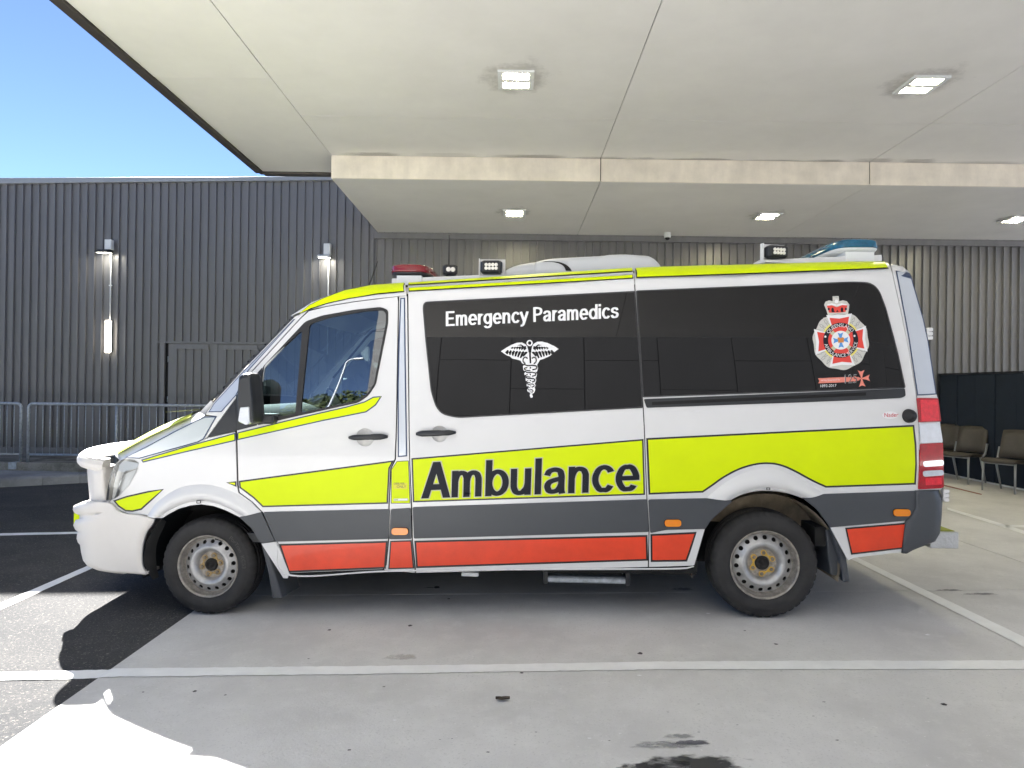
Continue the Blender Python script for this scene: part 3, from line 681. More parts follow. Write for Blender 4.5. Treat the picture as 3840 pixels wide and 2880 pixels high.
# ================================================================== THE AMBULANCE
PSI = math.radians(2.5)
VO = Vector((0.0, 4.48, 0.0)); VU = Vector((math.cos(PSI), -math.sin(PSI), 0)); VV = Vector((math.sin(PSI), math.cos(PSI), 0))
WID = 1.96
van = empty('ambulance', VO, -PSI)
tag(van, 'white ambulance van with yellow and red bands parked side-on under the canopy', 'ambulance')
_c = ((CAM - VO).dot(VU), (CAM - VO).dot(VV), CAM.z)
def lray(px, py): d = ray(px, py); return (d.dot(VU), d.dot(VV), d.z)
def tp(px, py, v):
    """point of the sheet on the lengthwise plane v = const (van axes: u to the rear, v to the far side, w up)"""
    d = lray(px, py); t = (v - _c[1]) / d[1]; return (_c[0] + d[0] * t, v, _c[2] + d[2] * t)
def loc2world(p): return VO + VU * p[0] + VV * p[1] + Vector((0, 0, p[2]))
def vgz(u, v): return gz(loc2world((u, v, 0)).x)
ROOFPX = [(1113, 1184), (1166, 1140), (1207, 1116), (1288, 1086), (1390, 1066), (1520, 1058), (1900, 1031), (2370, 1001), (2900, 985), (3320, 973), (3380, 977), (3402, 992), (3412, 1016)]
_roof = crom([(tp(x, y, 0.26)[0], tp(x, y, 0.26)[2]) for x, y in ROOFPX], 5)
def Rf(u):
    if u <= _roof[0][0]: return _roof[0][1] - (_roof[0][0] - u) * 1.1
    for a, b in zip(_roof[:-1], _roof[1:]):
        if u <= b[0]: return a[1] + (b[1] - a[1]) * (u - a[0]) / max(1e-6, b[0] - a[0])
    return _roof[-1][1] - (u - _roof[-1][0]) * 4
UR0 = _roof[0][0]; UR1 = tp(1430, 1062, 0.22)[0]; URE = _roof[-1][0]
def rt(u):
    if u <= UR0: return 0.0
    return 0.02 + 0.10 * min(1.0, (u - UR0) / (UR1 - UR0))
def base(u, w):
    s = 0.0
    if w < 0.95: s += 0.012 * ((0.95 - w) / 0.6) ** 2
    if w > 1.0: s += 0.135 * ((w - 1.0) / 1.2) ** 1.6
    if u < -1.75: s += 0.16 * ((-1.75 - u) / 1.25) ** 2.4
    if u > 2.1: s += 0.055 * ((u - 2.1) / 0.55) ** 2
    if w > 1.3 and u < -0.9: s += 0.05 * min(1, (w - 1.3) / 0.6) * (-0.9 - u) ** 2
    return s
def S(u, w):
    k = rt(u)
    if k <= 0: return base(u, w)
    t = Rf(u) - w
    if t <= 0: return 9.0
    if t >= k: return base(u, w)
    q = (k - t) / k
    return base(u, w) + 0.20 * (k / 0.12) * (1 - math.sqrt(max(0.0, 1 - q * q)))
def hit(px, py):
    d = lray(px, py)
    for _ in range(60):
        t0 = (-0.06 - _c[1]) / d[1]; t1 = (0.75 - _c[1]) / d[1]; f0 = None; n = 28; tp_ = t0
        for i in range(n + 1):
            t = t0 + (t1 - t0) * i / n; u, v, w = (_c[k] + d[k] * t for k in range(3))
            if v - S(u, w) >= 0:
                a, b = tp_, t
                for _k in range(16):
                    m = 0.5 * (a + b); u, v, w = (_c[k] + d[k] * m for k in range(3))
                    if v - S(u, w) >= 0: b = m
                    else: a = m
                return (u, v, w)
            tp_ = t
        py += 1.5; d = lray(px, py)
    return tp(px, py, 0.1)
def nrm(u, w):
    e = 0.006; a = (S(u+e, w) - S(u-e, w)) / (2*e); wq = min(w, Rf(u) - 0.012) if u > UR0 else w
    b = (S(u, wq) - S(u, wq - e)) / e
    return Vector((max(-3, min(3, a)), -1.0, max(-6, min(6, b)))).normalized()
def skin(px, py, off=0.0):
    u, v, w = hit(px, py); n = nrm(u, w); return (Vector((u, v, w)) + n * off, n)
# zooms used while measuring -> sheet pixels
def zoomer(x0, y0, s): return lambda *P: [(x0 + P[i] / s, y0 + P[i+1] / s) for i in range(0, len(P), 2)]
ZA = zoomer(240, 1600, 2.2122); ZB = zoomer(800, 1000, 2.4578); ZC = zoomer(1400, 880, 2.0109); ZD = zoomer(2350, 880, 2.0109)
ZE = zoomer(950, 1600, 2.5525); ZF = zoomer(1500, 1600, 2.0109); ZG = zoomer(2500, 1500, 1.8433); ZH = zoomer(0, 1400, 2.37)
ZK = zoomer(2950, 1080, 4.1475); ZN = zoomer(1640, 1120, 3.0722); ZT = zoomer(3380, 1450, 3.687); ZQ = zoomer(1380, 940, 3.687); ZR = zoomer(2780, 860, 3.456)
ZP = zoomer(3300, 850, 1.4426); ZM = zoomer(860, 1300, 5.1833)

def patch(name, loops, m, parent, off=0.0, thick=0.014, grid=45, dn=30, label=None, mirror=True):
    """a panel laid on the body skin: outer loop, then holes; its rim folds inwards"""
    loops = [dens(L, dn) for L in loops]; V, T = fill(loops, grid); b = MB(); ids = []
    for (x, y) in V:
        p, n = skin(x, y, off); i = b.vert(p); b.n[i] = n; ids.append(i)
    for t in T:
        a_, b_, c_ = (Vector(V[k]) for k in t)
        t = t if (b_ - a_).cross(c_ - a_) < 0 else tuple(reversed(t))
        b.face([ids[k] for k in t], 0, True)
    if thick:
        k = 0
        for L in loops:
            n_ = len(L); top = [b.vert(b.v[k + i]) for i in range(n_)]; low = []
            for i in range(n_):
                x, y, z = b.v[k + i]; nn = b.n[k + i]; low.append(b.vert((x - nn[0] * thick, y - nn[1] * thick, z - nn[2] * thick)))
            for i in range(n_):
                j = (i + 1) % n_; b.face((top[i], top[j], low[j], low[i]))
            k += n_
    o = b.build(name, m, parent, label)
    if mirror: far(o)
    return o
def far(o, parent=None):
    """the same piece on the far side"""
    c = link_copy(o, parent or o.parent); c.scale = (1, -1, 1); c.location = (0, WID, 0); return c
def decal(name, poly, m, parent, border=7.0, off=0.0014, grid=40, bm='black', mirror=True, lift=0.0010):
    p = patch(name, [poly], bm, parent, off, 0, grid, mirror=mirror)
    q = patch(name, [inset(poly, border)], m, parent, off + (0.0045 if name == 'roof_band' else lift), 0, grid, mirror=mirror)
    return q
def seam(P, parent, w=14, off=-0.010, name='seam'):
    b = MB(); rows = []
    P = [Vector(p) for p in P]
    for i, p in enumerate(P):
        t = (P[min(i+1, len(P)-1)] - P[max(i-1, 0)]).normalized(); n = Vector((-t.y, t.x)) * w * 0.5
        rows.append([b.vert(skin(*(p + n), off)[0]), b.vert(skin(*(p - n), off)[0])])
    b.loft(rows, False); o = b.build(name, 'gap', parent); far(o); return o
def strip(name, A, B, prof, m, parent, n=30, mirror=True):
    """surface between two curves; prof gives the stand-off across it"""
    A = crom(A, 8); B = crom(B, 8)
    def res(P, k):
        L = [0]
        for a, c in zip(P[:-1], P[1:]): L.append(L[-1] + (Vector(c) - Vector(a)).length)
        out = []
        for i in range(k + 1):
            t = L[-1] * i / k; j = 0
            while j < len(L) - 2 and L[j+1] < t: j += 1
            out.append(Vector(P[j]).lerp(Vector(P[j+1]), (t - L[j]) / max(1e-9, L[j+1] - L[j])))
        return out
    A = res(A, n); B = res(B, n); b = MB(); R = []
    for p, q in zip(A, B): R.append([b.vert(skin(*p.lerp(q, k / (len(prof) - 1)), o)[0]) for k, o in enumerate(prof)])
    b.loft(R, False, 0, False, True); o = b.build(name, m, parent)
    if mirror: far(o)
    return o

# ---------------------------------------------------------------- side panels
HR1, HR2 = ZE(1070, 102)[0], ZF(298, 54)[0]
wing = patch('wing_panel', [[(457, 1721), (479, 1714), (592, 1655), (705, 1599), (768, 1560), (812, 1562), (764, 1651), (782, 1643), (882, 1620), (888, 1817), (893, 1848), (941, 1882), (979, 1921),
    (898, 1939), (882, 1931), (845, 1913), (800, 1897), (755, 1891), (714, 1895), (669, 1908), (629, 1929), (608, 1943), (592, 1943), (538, 1930), (484, 1927), (434, 1909), (415, 1888), (413, 1880), (449, 1858), (485, 1817), (512, 1767), (521, 1736), (505, 1725), (470, 1721)]], 'white', van)
seam([(884, 1610), (890, 1817), (896, 1847), (944, 1882), (984, 1922)], van)
pil = patch('screen_pillar', [[(772, 1555), (776, 1545), (800, 1511), (902, 1399), (1100, 1194), (1112, 1184), (1121, 1183), (1158, 1161), (1125, 1192), (936, 1399), (882, 1494), (778, 1638), (766, 1648), (814, 1560)]], 'white', van)
trim = patch('mirror_base_trim', [ZH(1845, 570, 2095, 230, 2100, 510)], 'bclad', van, 0.002)
cab_door = patch('cab_door', [[(937, 1404), (1126, 1197), (1159, 1167), (1227, 1150), (1329, 1133), (1410, 1123), (1490, 1113), (1492, 1130), (1484, 1600), (1480, 1720), (1463, 1757), (1456, 1905), (1455, 2021), (1445, 2116), (1435, 2134), (1090, 2148), (1083, 2144), (1043, 2033), (986, 1920), (947, 1881), (899, 1846), (895, 1817), (889, 1600), (888, 1500)],
    inset(rnd(ZB(400, 1462, 415, 1250, 455, 925, 850, 505, 1000, 452, 1300, 398, 1545, 372, 1614, 400, 1612, 520, 1500, 1085, 1430, 1190, 1340, 1253, 800, 1372), 12), 6), ell(*HR1, 34, 34, 0, 360, 28)], 'white', van)
seam([(937, 1402), (1126, 1194), (1159, 1164), (1227, 1148), (1329, 1131), (1410, 1121), (1494, 1111)], van, 10)
seam([(1494, 1111), (1487, 1600), (1482, 1721), (1466, 1757), (1459, 1905), (1458, 2021), (1448, 2118), (1438, 2137), (1085, 2152), (1037, 2031)], van)
cantrail = patch('cantrail', [[(1121, 1181), (1160, 1148), (1210, 1122), (1290, 1095), (1390, 1076), (1520, 1068), (1524, 1108), (1494, 1110), (1410, 1119), (1329, 1129), (1227, 1146), (1159, 1160)]], 'white', van, grid=12, dn=14)
pillar = patch('pillar_panel', [[(1497, 1113), (1526, 1110), (1532, 1600), (1534, 1721), (1541, 1902), (1544, 2021), (1555, 2148), (1440, 2136), (1450, 2118), (1460, 2021), (1461, 1905), (1468, 1758), (1485, 1722), (1489, 1600)]], 'white', van)
slide = patch('sliding_door', [[(1531, 1078), (1900, 1056), (2375, 1028), (2380, 1094), (2410, 1527), (2414, 1600), (2424, 1869), (2432, 1998), (2429, 2126), (1561, 2148), (1548, 2021), (1546, 1902), (1538, 1721), (1536, 1600)], ell(*HR2, 31, 31, 0, 360, 28)], 'white', van)
seam([(1527, 1060), (1529, 1110), (1534, 1600), (1536, 1721), (1543, 1902), (1546, 2021), (1558, 2150)], van)
seam([(1530, 1076), (1900, 1054), (2376, 1026)], van, 8)
seam([(2377, 1010), (2382, 1094), (2412, 1527), (2416, 1600), (2426, 1869), (2434, 1998), (2431, 2130)], van)
slide_top = patch('roof_rail_panel', [[(1529, 1064), (1900, 1040), (2374, 1010), (2375, 1025), (1900, 1053), (1530, 1075)]], 'white', van, grid=10, dn=14)
ARC = ZG(262, 900, 300, 832, 370, 770, 450, 700, 540, 655, 640, 634, 740, 634, 850, 651, 950, 690, 1030, 750, 1090, 830, 1128, 890)
quarter = patch('quarter_panel', [[(2379, 1010), (2900, 996), (3325, 985), (3337, 994), (3345, 1024), (3375, 1158), (3410, 1328), (3438, 1497), (3445, 1608), (3447, 1804), (3445, 1838), ] + ZG(1660, 830, 1640, 1050, 1290, 1090) + [(2865 + (x - 2865) * 1.035, 2110 + (y - 2110) * 1.03) for x, y in reversed(ARC)] + [(2600, 2121), (2434, 2126), (2436, 1998), (2428, 1868), (2418, 1600), (2414, 1526), (2384, 1094)]], 'white', van)
rearp = patch('rear_corner_panel', [[(3341, 990), (3385, 983), (3403, 998), (3411, 1015), (3463, 1197), (3480, 1266), (3513, 1481), (3515, 1489), (3441, 1489), (3412, 1327), (3378, 1158), (3348, 1024)]], 'white', van)
seam([(3339, 985), (3347, 1024), (3376, 1158), (3411, 1327), (3440, 1492), (3446, 1608), (3448, 1806)], van, 9)
rearp2 = patch('lamp_surround', [[(3441, 1489), (3516, 1489), (3525, 1585), (3534, 1668), (3538, 1820), (3530, 1836), (3447, 1838), (3449, 1804), (3448, 1608)]], 'white', van)
# sill
sill = strip('sill', [(1034, 2031), (1042, 2035), (1082, 2152), (1440, 2139), (1900, 2132), (2434, 2130), (2575, 2127), (2600, 2122)], [(1034, 2033), (1048, 2060), (1072, 2165), (1440, 2151), (1900, 2145), (2434, 2142), (2575, 2139), (2606, 2128)], [0.002, 0.010, 0.004, -0.02, -0.06], 'white', van, 60)
patch('sill_end', [ZE(78, 1118, 222, 1100, 232, 1112, 345, 1405, 330, 1450, 290, 1448)], 'white', van, 0.004)
patch('sill_end', [ZG(212, 895, 262, 892, 190, 1140, 0, 1150, 0, 1125, 142, 1122)], 'white', van, 0.004)
patch('sill_end', [ZG(1130, 878, 1185, 882, 1230, 875, 1660, 832, 1632, 1040, 1285, 1092, 1252, 1108)], 'white', van, 0.003)
# charcoal cladding
for nm, L in (('cladding', ZE(98, 816, 1308, 788, 1296, 1072, 240, 1098, 216, 1096)), ('cladding', ZE(1318, 788, 1508, 776, 1518, 1072, 1304, 1076)), ('cladding', ZF(96, 606, 1862, 547, 1874, 792, 106, 842)),
              ('cladding', ZF(1872, 552, 1886, 548) + ZG(275, 678, 455, 696, 372, 768, 302, 832, 264, 890, 0, 896) + ZF(1886, 800)), ('cladding', ZG(945, 682, 1085, 649, 1733, 626, 1738, 740, 1708, 800, 1658, 832, 1140, 878, 1128, 880, 1095, 832, 1035, 752)),
              ('cladding', ZA(1458, 748, 1640, 708, 1752, 948, 1636, 962, 1612, 930, 1560, 842))):
    patch(nm, [rnd(L, 5, 2)], 'clad', van, 0.008, 0.02, 40)
# wheel arch flares (white, softly swollen)
farch = ZA(690, 742, 760, 640, 860, 560, 980, 500, 1140, 478, 1290, 500, 1440, 560, 1560, 640, 1638, 706)
fedge = ZA(815, 757, 860, 726, 950, 681, 1050, 651, 1140, 643, 1240, 656, 1340, 691, 1420, 731, 1458, 748)
strip('arch_flare', farch, fedge, [0.0, 0.012, 0.020, 0.024, 0.022, 0.004, -0.03], 'white', van, 40)
rarch = ZG(275, 677, 400, 575, 520, 510, 640, 478, 700, 470, 780, 482, 900, 535, 1000, 592, 1085, 648)
redge = ZG(455, 697, 500, 672, 560, 650, 640, 635, 690, 633, 740, 635, 800, 641, 870, 657, 945, 683)
strip('arch_flare', rarch, redge, [0.0, 0.012, 0.020, 0.024, 0.022, 0.004, -0.03], 'white', van, 40)
for c in (ZA(1119, 605, 1156, 605, 1156, 630, 1119, 630), ZG(678, 601, 705, 601, 705, 618, 678, 618)):
    patch('sensor_mark', [c], 'gap', van, 0.030, 0.0, None); patch('sensor_mark', [inset(c, 3.2)], 'whitefilm', van, 0.031, 0.0, None)
# ---------------------------------------------------------------- bands
decal('red_band', ZE(245, 1122, 1288, 1092, 1268, 1358, 335, 1396), 'red', cab_door)
decal('red_band', ZE(1310, 1092, 1516, 1086, 1540, 1358, 1291, 1364), 'red', pillar, 5)
decal('red_band', ZF(108, 860, 1866, 816, 1870, 1010, 122, 1066), 'red', slide)
decal('red_band', ZF(1888, 810) + ZG(210, 911, 140, 1116) + ZF(1890, 1020), 'red', quarter)
decal('red_band', ZG(1230, 882, 1656, 846, 1630, 1026, 1272, 1068), 'red', quarter, 6, 0.006)
decal('yellow_band', [(896, 1803), (1478, 1726), (1462, 1757), (1455, 1889), (985, 1902), (950, 1868), (898, 1829)], 'yellow', cab_door, 6)
decal('yellow_band', ZA(1345, 463, 1430, 452, 1432, 500), 'yellow', wing, 5)
decal('yellow_band', [(1488, 1729), (1533, 1727), (1539, 1888), (1466, 1888), (1467, 1760)], 'yellow', pillar, 2.5)
decal('yellow_band', ZF(86, 238, 1836, 93, 1848, 514, 97, 571), 'yellow', slide, 6)
arc2 = crom(ZG(1100, 606, 1000, 560, 880, 495, 780, 454, 690, 443, 600, 453, 500, 484, 400, 536, 320, 592, 250, 640), 4)
decal('yellow_band', [(2423, 1643), (3428, 1593), (3436, 1670), (3438, 1740), (3434, 1817)] + arc2 + [(2500, 1852), (2432, 1855)], 'yellow', quarter, 7)
decal('yellow_band', ZA(408, 612, 520, 574, 700, 533, 832, 516, 700, 640, 645, 690, 570, 706, 510, 702, 450, 662), 'yellow', wing, 6)
decal('yellow_band', ZA(640, 274, 1000, 165, 1424, 50, 1424, 118, 1000, 215, 655, 298), 'yellow', wing, 4.5, bm='navy')
decal('yellow_band', rnd(ZB(222, 1528, 760, 1396, 1230, 1288, 1390, 1243, 1475, 1198, 1556, 1192, 1500, 1278, 1410, 1343, 1000, 1425, 222, 1600), 4), 'yellow', cab_door, 4.5, bm='navy')
decal('silver_band', ZH(1115, 748, 1300, 650, 1560, 510, 1740, 420, 1822, 384, 1930, 380, 1812, 588, 1760, 615, 1240, 760), 'silver', wing, 4.5, bm='navy')
decal('roof_band', [(1119, 1180), (1160, 1144), (1210, 1119), (1290, 1090), (1390, 1070), (1519, 1060), (1517, 1096), (1410, 1106), (1308, 1122), (1227, 1140), (1166, 1160)], 'yellow', cantrail, 3.0, 0.003, 10)
decal('roof_band', [(1531, 1062), (1900, 1037), (2372, 1006), (2373, 1020), (1900, 1049), (1532, 1072)], 'yellow', slide_top, 1.6, 0.003, 8)
decal('roof_band', [(1532, 1080), (1900, 1059), (2373, 1031), (2374, 1046), (1900, 1073), (1533, 1095)], 'yellow', slide, 2.6, 0.003, 12)
decal('roof_band', [(2381, 1004), (2900, 988), (3318, 976), (3332, 1009), (2900, 1026), (2386, 1044)], 'yellow', quarter, 3.2, 0.003, 12)
decal('silver_band', [(781, 1546), (803, 1512), (905, 1400), (1101, 1197), (1108, 1196), (931, 1392), (887, 1482), (831, 1545)], 'silver', pil, 3.2, bm='navy')
decal('silver_band', ZP(84, 238, 160, 237, 236, 500, 262, 620, 306, 908, 200, 914, 152, 600), 'silver', rearp, 4.5, bm='navy')
decal('silver_band', ZB(1722, 288, 1768, 286, 1772, 700) + ZE(1474, 284, 1382, 292) + ZB(1698, 1100, 1706, 700), 'silver', pillar, 5, bm='navy')
# ---------------------------------------------------------------- windows
gl_main = rnd(ZB(805, 1347, 885, 540, 915, 517, 1080, 463, 1400, 408, 1560, 398, 1592, 430, 1590, 520, 1480, 1085, 1420, 1170, 1335, 1232), 10)
gl_quart = rnd(ZB(432, 1330, 458, 1000, 472, 908, 800, 597, 818, 603, 757, 1352, 500, 1407, 450, 1390), 8)
frame_out = rnd(ZB(400, 1464, 415, 1250, 455, 925, 850, 505, 1000, 452, 1300, 398, 1545, 372, 1614, 400, 1612, 520, 1500, 1085, 1430, 1190, 1340, 1253, 800, 1372), 12)
patch('window_frame', [frame_out, gl_main, gl_quart], 'rubber', cab_door, 0.003, 0.02, 40)
patch('window_glass', [inset(gl_main, -4)], 'glass', cab_door, -0.008, 0, 30)
patch('quarter_light', [inset(gl_quart, -4)], 'glass', cab_door, -0.008, 0, 30)
patch('corner_trim', [ZB(213, 1512, 210, 1190, 452, 930, 418, 1250, 402, 1463)], 'bclad', cab_door, 0.003)
sw = rnd(ZC(385, 516) and [(x, y, r) for (x, y), r in zip(ZC(440, 511, 1968, 433, 2008, 950, 2028, 1300, 640, 1376, 492, 1345, 440, 1180, 400, 800, 376, 515), (6, 3, 0, 3, 20, 45, 20, 0, 30))], 5, 6)
patch('window_glass', [sw], 'tint', slide, 0.003, 0.006, 40)
patch('window_seal', [inset(sw, -3.5), inset(sw, 1.5)], 'seal', slide, 0.0048, 0.006, 40)
qw = rnd([(x, y, r) for (x, y), r in zip(ZD(76, 428, 1700, 361, 1878, 368, 1950, 560, 2040, 900, 2094, 1152, 126, 1222), (3, 20, 70, 20, 20, 4, 3))], 5, 7)
patch('window_glass', [qw], 'tint', quarter, 0.003, 0.006, 40)
patch('window_seal', [inset(qw, -3.0), inset(qw, 1.5)], 'seal', quarter, 0.0048, 0.006, 40)
rail_ = rnd(ZD(128, 1240, 2094, 1160, 2100, 1216, 2066, 1232, 1830, 1244, 1400, 1262, 150, 1306), 6)
patch('door_track', [rail_], 'bclad', quarter, 0.006, 0.02, 50)
patch('door_track_slot', [ZD(190, 1262, 1800, 1190, 1800, 1214, 190, 1286)], 'gap', quarter, 0.0075, 0, 60)
# handles
def handle(parent, c, x0, x1, y0, y1, flip):
    b = MB(); R = []
    for q in range(9):
        t = q / 8; r = c[2] * math.cos(t * math.pi / 2) + 0.3; R.append([b.vert(skin(x, y, -0.032 * math.sin(t * math.pi / 2) ** 1.2)[0]) for x, y in ell(c[0], c[1], r, r, 0, 360, 28)])
    b.loft(R, True, 0, False, True); far(b.build('handle_recess', M['recess'], parent))
    b = MB(); R = []; n = 12
    for i in range(n + 1):
        t = i / n; px = x0 + (x1 - x0) * t; py = y0 + (y1 - y0) * t; bulge = 0.008 + 0.026 * math.sin(math.pi * t) ** 0.6; hh = 10.5 * (0.35 + 0.65 * min(1, 6 * min(t, 1 - t) + 0.15)) * (1.12 if (t > 0.62) != flip else 1.0)
        ring = []
        for k in range(10):
            a = 2 * math.pi * k / 10; p, nn = skin(px, py - hh * math.sin(a), 0); ring.append(b.vert(p + nn * (bulge + 0.010 * math.cos(a))))
        R.append(ring)
    b.loft(R, True, 0, True, True); far(b.build('door_handle', 'bclad', parent))
M['recess'] = mat('handle_recess_paint', (0.72, 0.715, 0.70), 0.3, coat=0.6)
handle(cab_door, (ZE(1070, 102)[0][0], ZE(1070, 102)[0][1], 34), 1309, 1455, 1641, 1637, False)
handle(slide, (ZF(298, 54)[0][0], ZF(298, 54)[0][1], 31), 1561, 1710, 1627, 1622, True)
# lamps along the side
def marker(px, py, w, h, parent):
    patch('marker_bezel', [rnd([(px - w - 2, py - h - 2), (px + w + 2, py - h - 2), (px + w + 2, py + h + 2), (px - w - 2, py + h + 2)], h + 2, 5)], 'gap', parent, 0.010, 0.01, None)
    patch('marker_lamp', [rnd([(px - w, py - h), (px + w, py - h), (px + w, py + h), (px - w, py + h)], h, 6)], 'amber', parent, 0.018, 0.010, None)
marker(1501, 1991, 31, 13, van); marker(2522, 1960, 31, 13, van); marker(3377, 1921, 31, 13, van)
# tail lamp
T_ = lambda *a: ZT(*a)
for nm, L, m, o in (('tail_lamp', T_(206, 156, 498, 160, 540, 482, 236, 494), 'redlens', 0.008), ('tail_lamp', T_(256, 790, 564, 772, 576, 1384, 545, 1404, 226, 1418), 'redlens', 0.008), ('reversing_lamp', T_(238, 512, 520, 506, 562, 768, 264, 784), 'clearlens', 0.008)):
    patch(nm, [rnd(L, 5, 3)], m, van, o, 0.012, 30)
patch('tail_lamp_insert', [rnd(T_(248, 182, 488, 182, 512, 470, 264, 482), 3, 3)], 'redlens2', van, 0.0095, 0, 30)
patch('tail_lamp_insert', [rnd(T_(316, 1262, 540, 1250, 545, 1350, 322, 1362), 3, 3)], 'redlens2', van, 0.0095, 0, 30)
for L in (T_(285, 1030, 566, 1010, 572, 1088, 296, 1110), T_(282, 1164, 566, 1148, 572, 1222, 292, 1244)): patch('tail_lamp_strip', [rnd(L, 9, 4)], 'clearlens', van, 0.0105, 0.004, 30)
# hinges of the rear doors, rear camera knob, sticker
for (px, py, h) in ((3484, 1252, 24), (3545, 1857, 24)):
    p = tp(px, py, 0.16 if py < 1500 else 0.10); b = MB()
    for k in (-1, 0, 1): b.cbox(p[0] - 0.018, p[0] + 0.016, p[1] - 0.02, p[1] + 0.02, p[2] - 0.012 + k * 0.027, p[2] + 0.012 + k * 0.027, 0.004)
    b.box(p[0] - 0.02, p[0] - 0.005, p[1] - 0.012, p[1] + 0.02, p[2] - 0.036, p[2] + 0.036); far(b.build('door_hinge', 'white', van))
kp_, kn = skin(3407, 1560, 0); b = MB(); rr = b.lathe([(0.002, 0.045), (-0.022, 0.042), (-0.03, 0.036), (-0.032, 0.022), (-0.05, 0.019), (-0.052, 0.0)], kp_, 'y', 28); b.build('filler_knob', 'rubber', van)
patch('maker_sticker', [ell(3338, 1557, 30, 14, 0, 360, 24)], 'whitefilm', quarter, 0.0015, 0, None, mirror=False)
# fuel flap details
patch('fuel_sticker', [ZE(1338, 536, 1472, 540, 1474, 598, 1340, 594)], 'stickyellow', pillar, 0.0032, 0, None, mirror=False)
patch('flap_latch', [rnd(ZE(1342, 688, 1484, 684, 1484, 708, 1342, 712), 4, 3)], 'outline', pillar, 0.004, 0.003, None)
patch('flap_latch', [rnd(ZE(1386, 690, 1478, 687, 1478, 703, 1386, 706), 3, 3)], 'whitefilm', pillar, 0.006, 0.003, None)
# ---------------------------------------------------------------- head lamp
hl = rnd(ZA(472, 272, 560, 268, 622, 296, 604, 366, 545, 480, 462, 570, 382, 622, 354, 612, 368, 500, 398, 382, 432, 306), 5, 3)
lamp = patch('head_lamp', [hl], 'chrome', van, -0.045, 0.0, 25)
patch('lamp_lens', [hl], 'lensglass', lamp, 0.006, 0.02, 22)
patch('lamp_bezel', [ZA(470, 400, 600, 345, 540, 480, 460, 566, 420, 590, 430, 480)], 'greyplastic', lamp, -0.030, 0, 25)
patch('lamp_brow', [ZA(440, 320, 480, 285, 608, 305, 595, 345, 470, 380, 430, 370)], 'silver', lamp, -0.020, 0, 25)
# ---------------------------------------------------------------- roof, screen, bonnet, front and rear
b = MB(); R = []; us = [UR0 + (URE - UR0) * (i / 60) for i in range(61)]
for u in us:
    k = rt(u); r = Rf(u); ring = []; side = []
    for j in range(10):
        q = j / 9; t = k * (1 - math.sin(q * math.pi / 2)); w = r - t - 0.014
        side.append((u, base(u, r - t) + 0.20 * (k / 0.12) * (1 - math.cos(q * math.pi / 2)) + 0.022, w))
    top = side[-1]
    for j in range(1, 7):
        q = j / 6; v = top[1] + (WID / 2 - top[1]) * q; side.append((u, v, top[2] + 0.03 * min(1, k / 0.12) ** 2.5 * math.sin(q * math.pi / 2)))
    ring = side + [(u, WID - v, w) for (u_, v, w) in reversed(side[:-1])]
    R.append([b.vert(p) for p in ring])
b.loft(R, False, 0, False, True); roof = b.build('roof', 'white', van)
def cross(name, near, m, crown, fwd, n=12, smooth=True, off=0.0, power=1.0, parent=None):
    """surface spanning the width from a curve on the near side to its mirror image"""
    b = MB(); R = []
    for i, p in enumerate(near):
        row = []
        for k in range(n + 1):
            t = k / n; s = (4 * t * (1 - t)) ** power; c = crown[i] if isinstance(crown, list) else crown; f = fwd[i] if isinstance(fwd, list) else fwd
            row.append(b.vert((p[0] - f * s, p[1] + (WID - 2 * p[1]) * t, p[2] + c * s + off)))
        R.append(row)
    b.loft(R, False, 0, False, smooth); return b.build(name, m, parent or van)
scr_px = [(800, 1511), (902, 1399), (1000, 1297), (1100, 1194), (1112, 1184)]
scr = [tuple(skin(*p, -0.004)[0]) for p in crom(scr_px, 4)]
cross('windscreen', scr, 'screen', 0.05, [0.16 - 0.06 * i / len(scr) for i in range(len(scr))], 16, power=0.55)
scr0 = [tuple(skin(*p, 0.003)[0]) for p in ((768, 1562), (772, 1552), (780, 1538), (800, 1512))]
cross('scuttle', scr0, 'bclad', 0.035, [0.22, 0.20, 0.18, 0.16], 16, power=0.55)
bon_px = crom([(452, 1728), (479, 1714), (592, 1655), (705, 1599), (770, 1557)], 5)
bon = [tuple(skin(*p, 0.003)[0]) for p in bon_px]; nb_ = len(bon)
def bcr(i): t = i / (nb_ - 1); return 0.05 + 0.055 * math.sin(math.pi * t) - 0.015 * t
bonnet = cross('bonnet', bon, 'white', [bcr(i) for i in range(nb_)], [0.24 - 0.02 * i / nb_ for i in range(nb_)], 16, power=0.55)
# yellow panel on the bonnet
b = MB(); R = []
for i in range(3, nb_ - 3):
    p = bon[i]; row = []
    for k in range(17):
        t = 0.035 + 0.93 * k / 16; s = (4 * t * (1 - t)) ** 0.55; row.append(b.vert((p[0] - (0.24 - 0.02 * i / nb_) * s, p[1] + (WID - 2 * p[1]) * t, p[2] + bcr(i) * s + 0.006)))
    R.append(row)
b.loft(R, False, 0, False, True); b.build('bonnet_band', 'sunlityellow', bonnet)
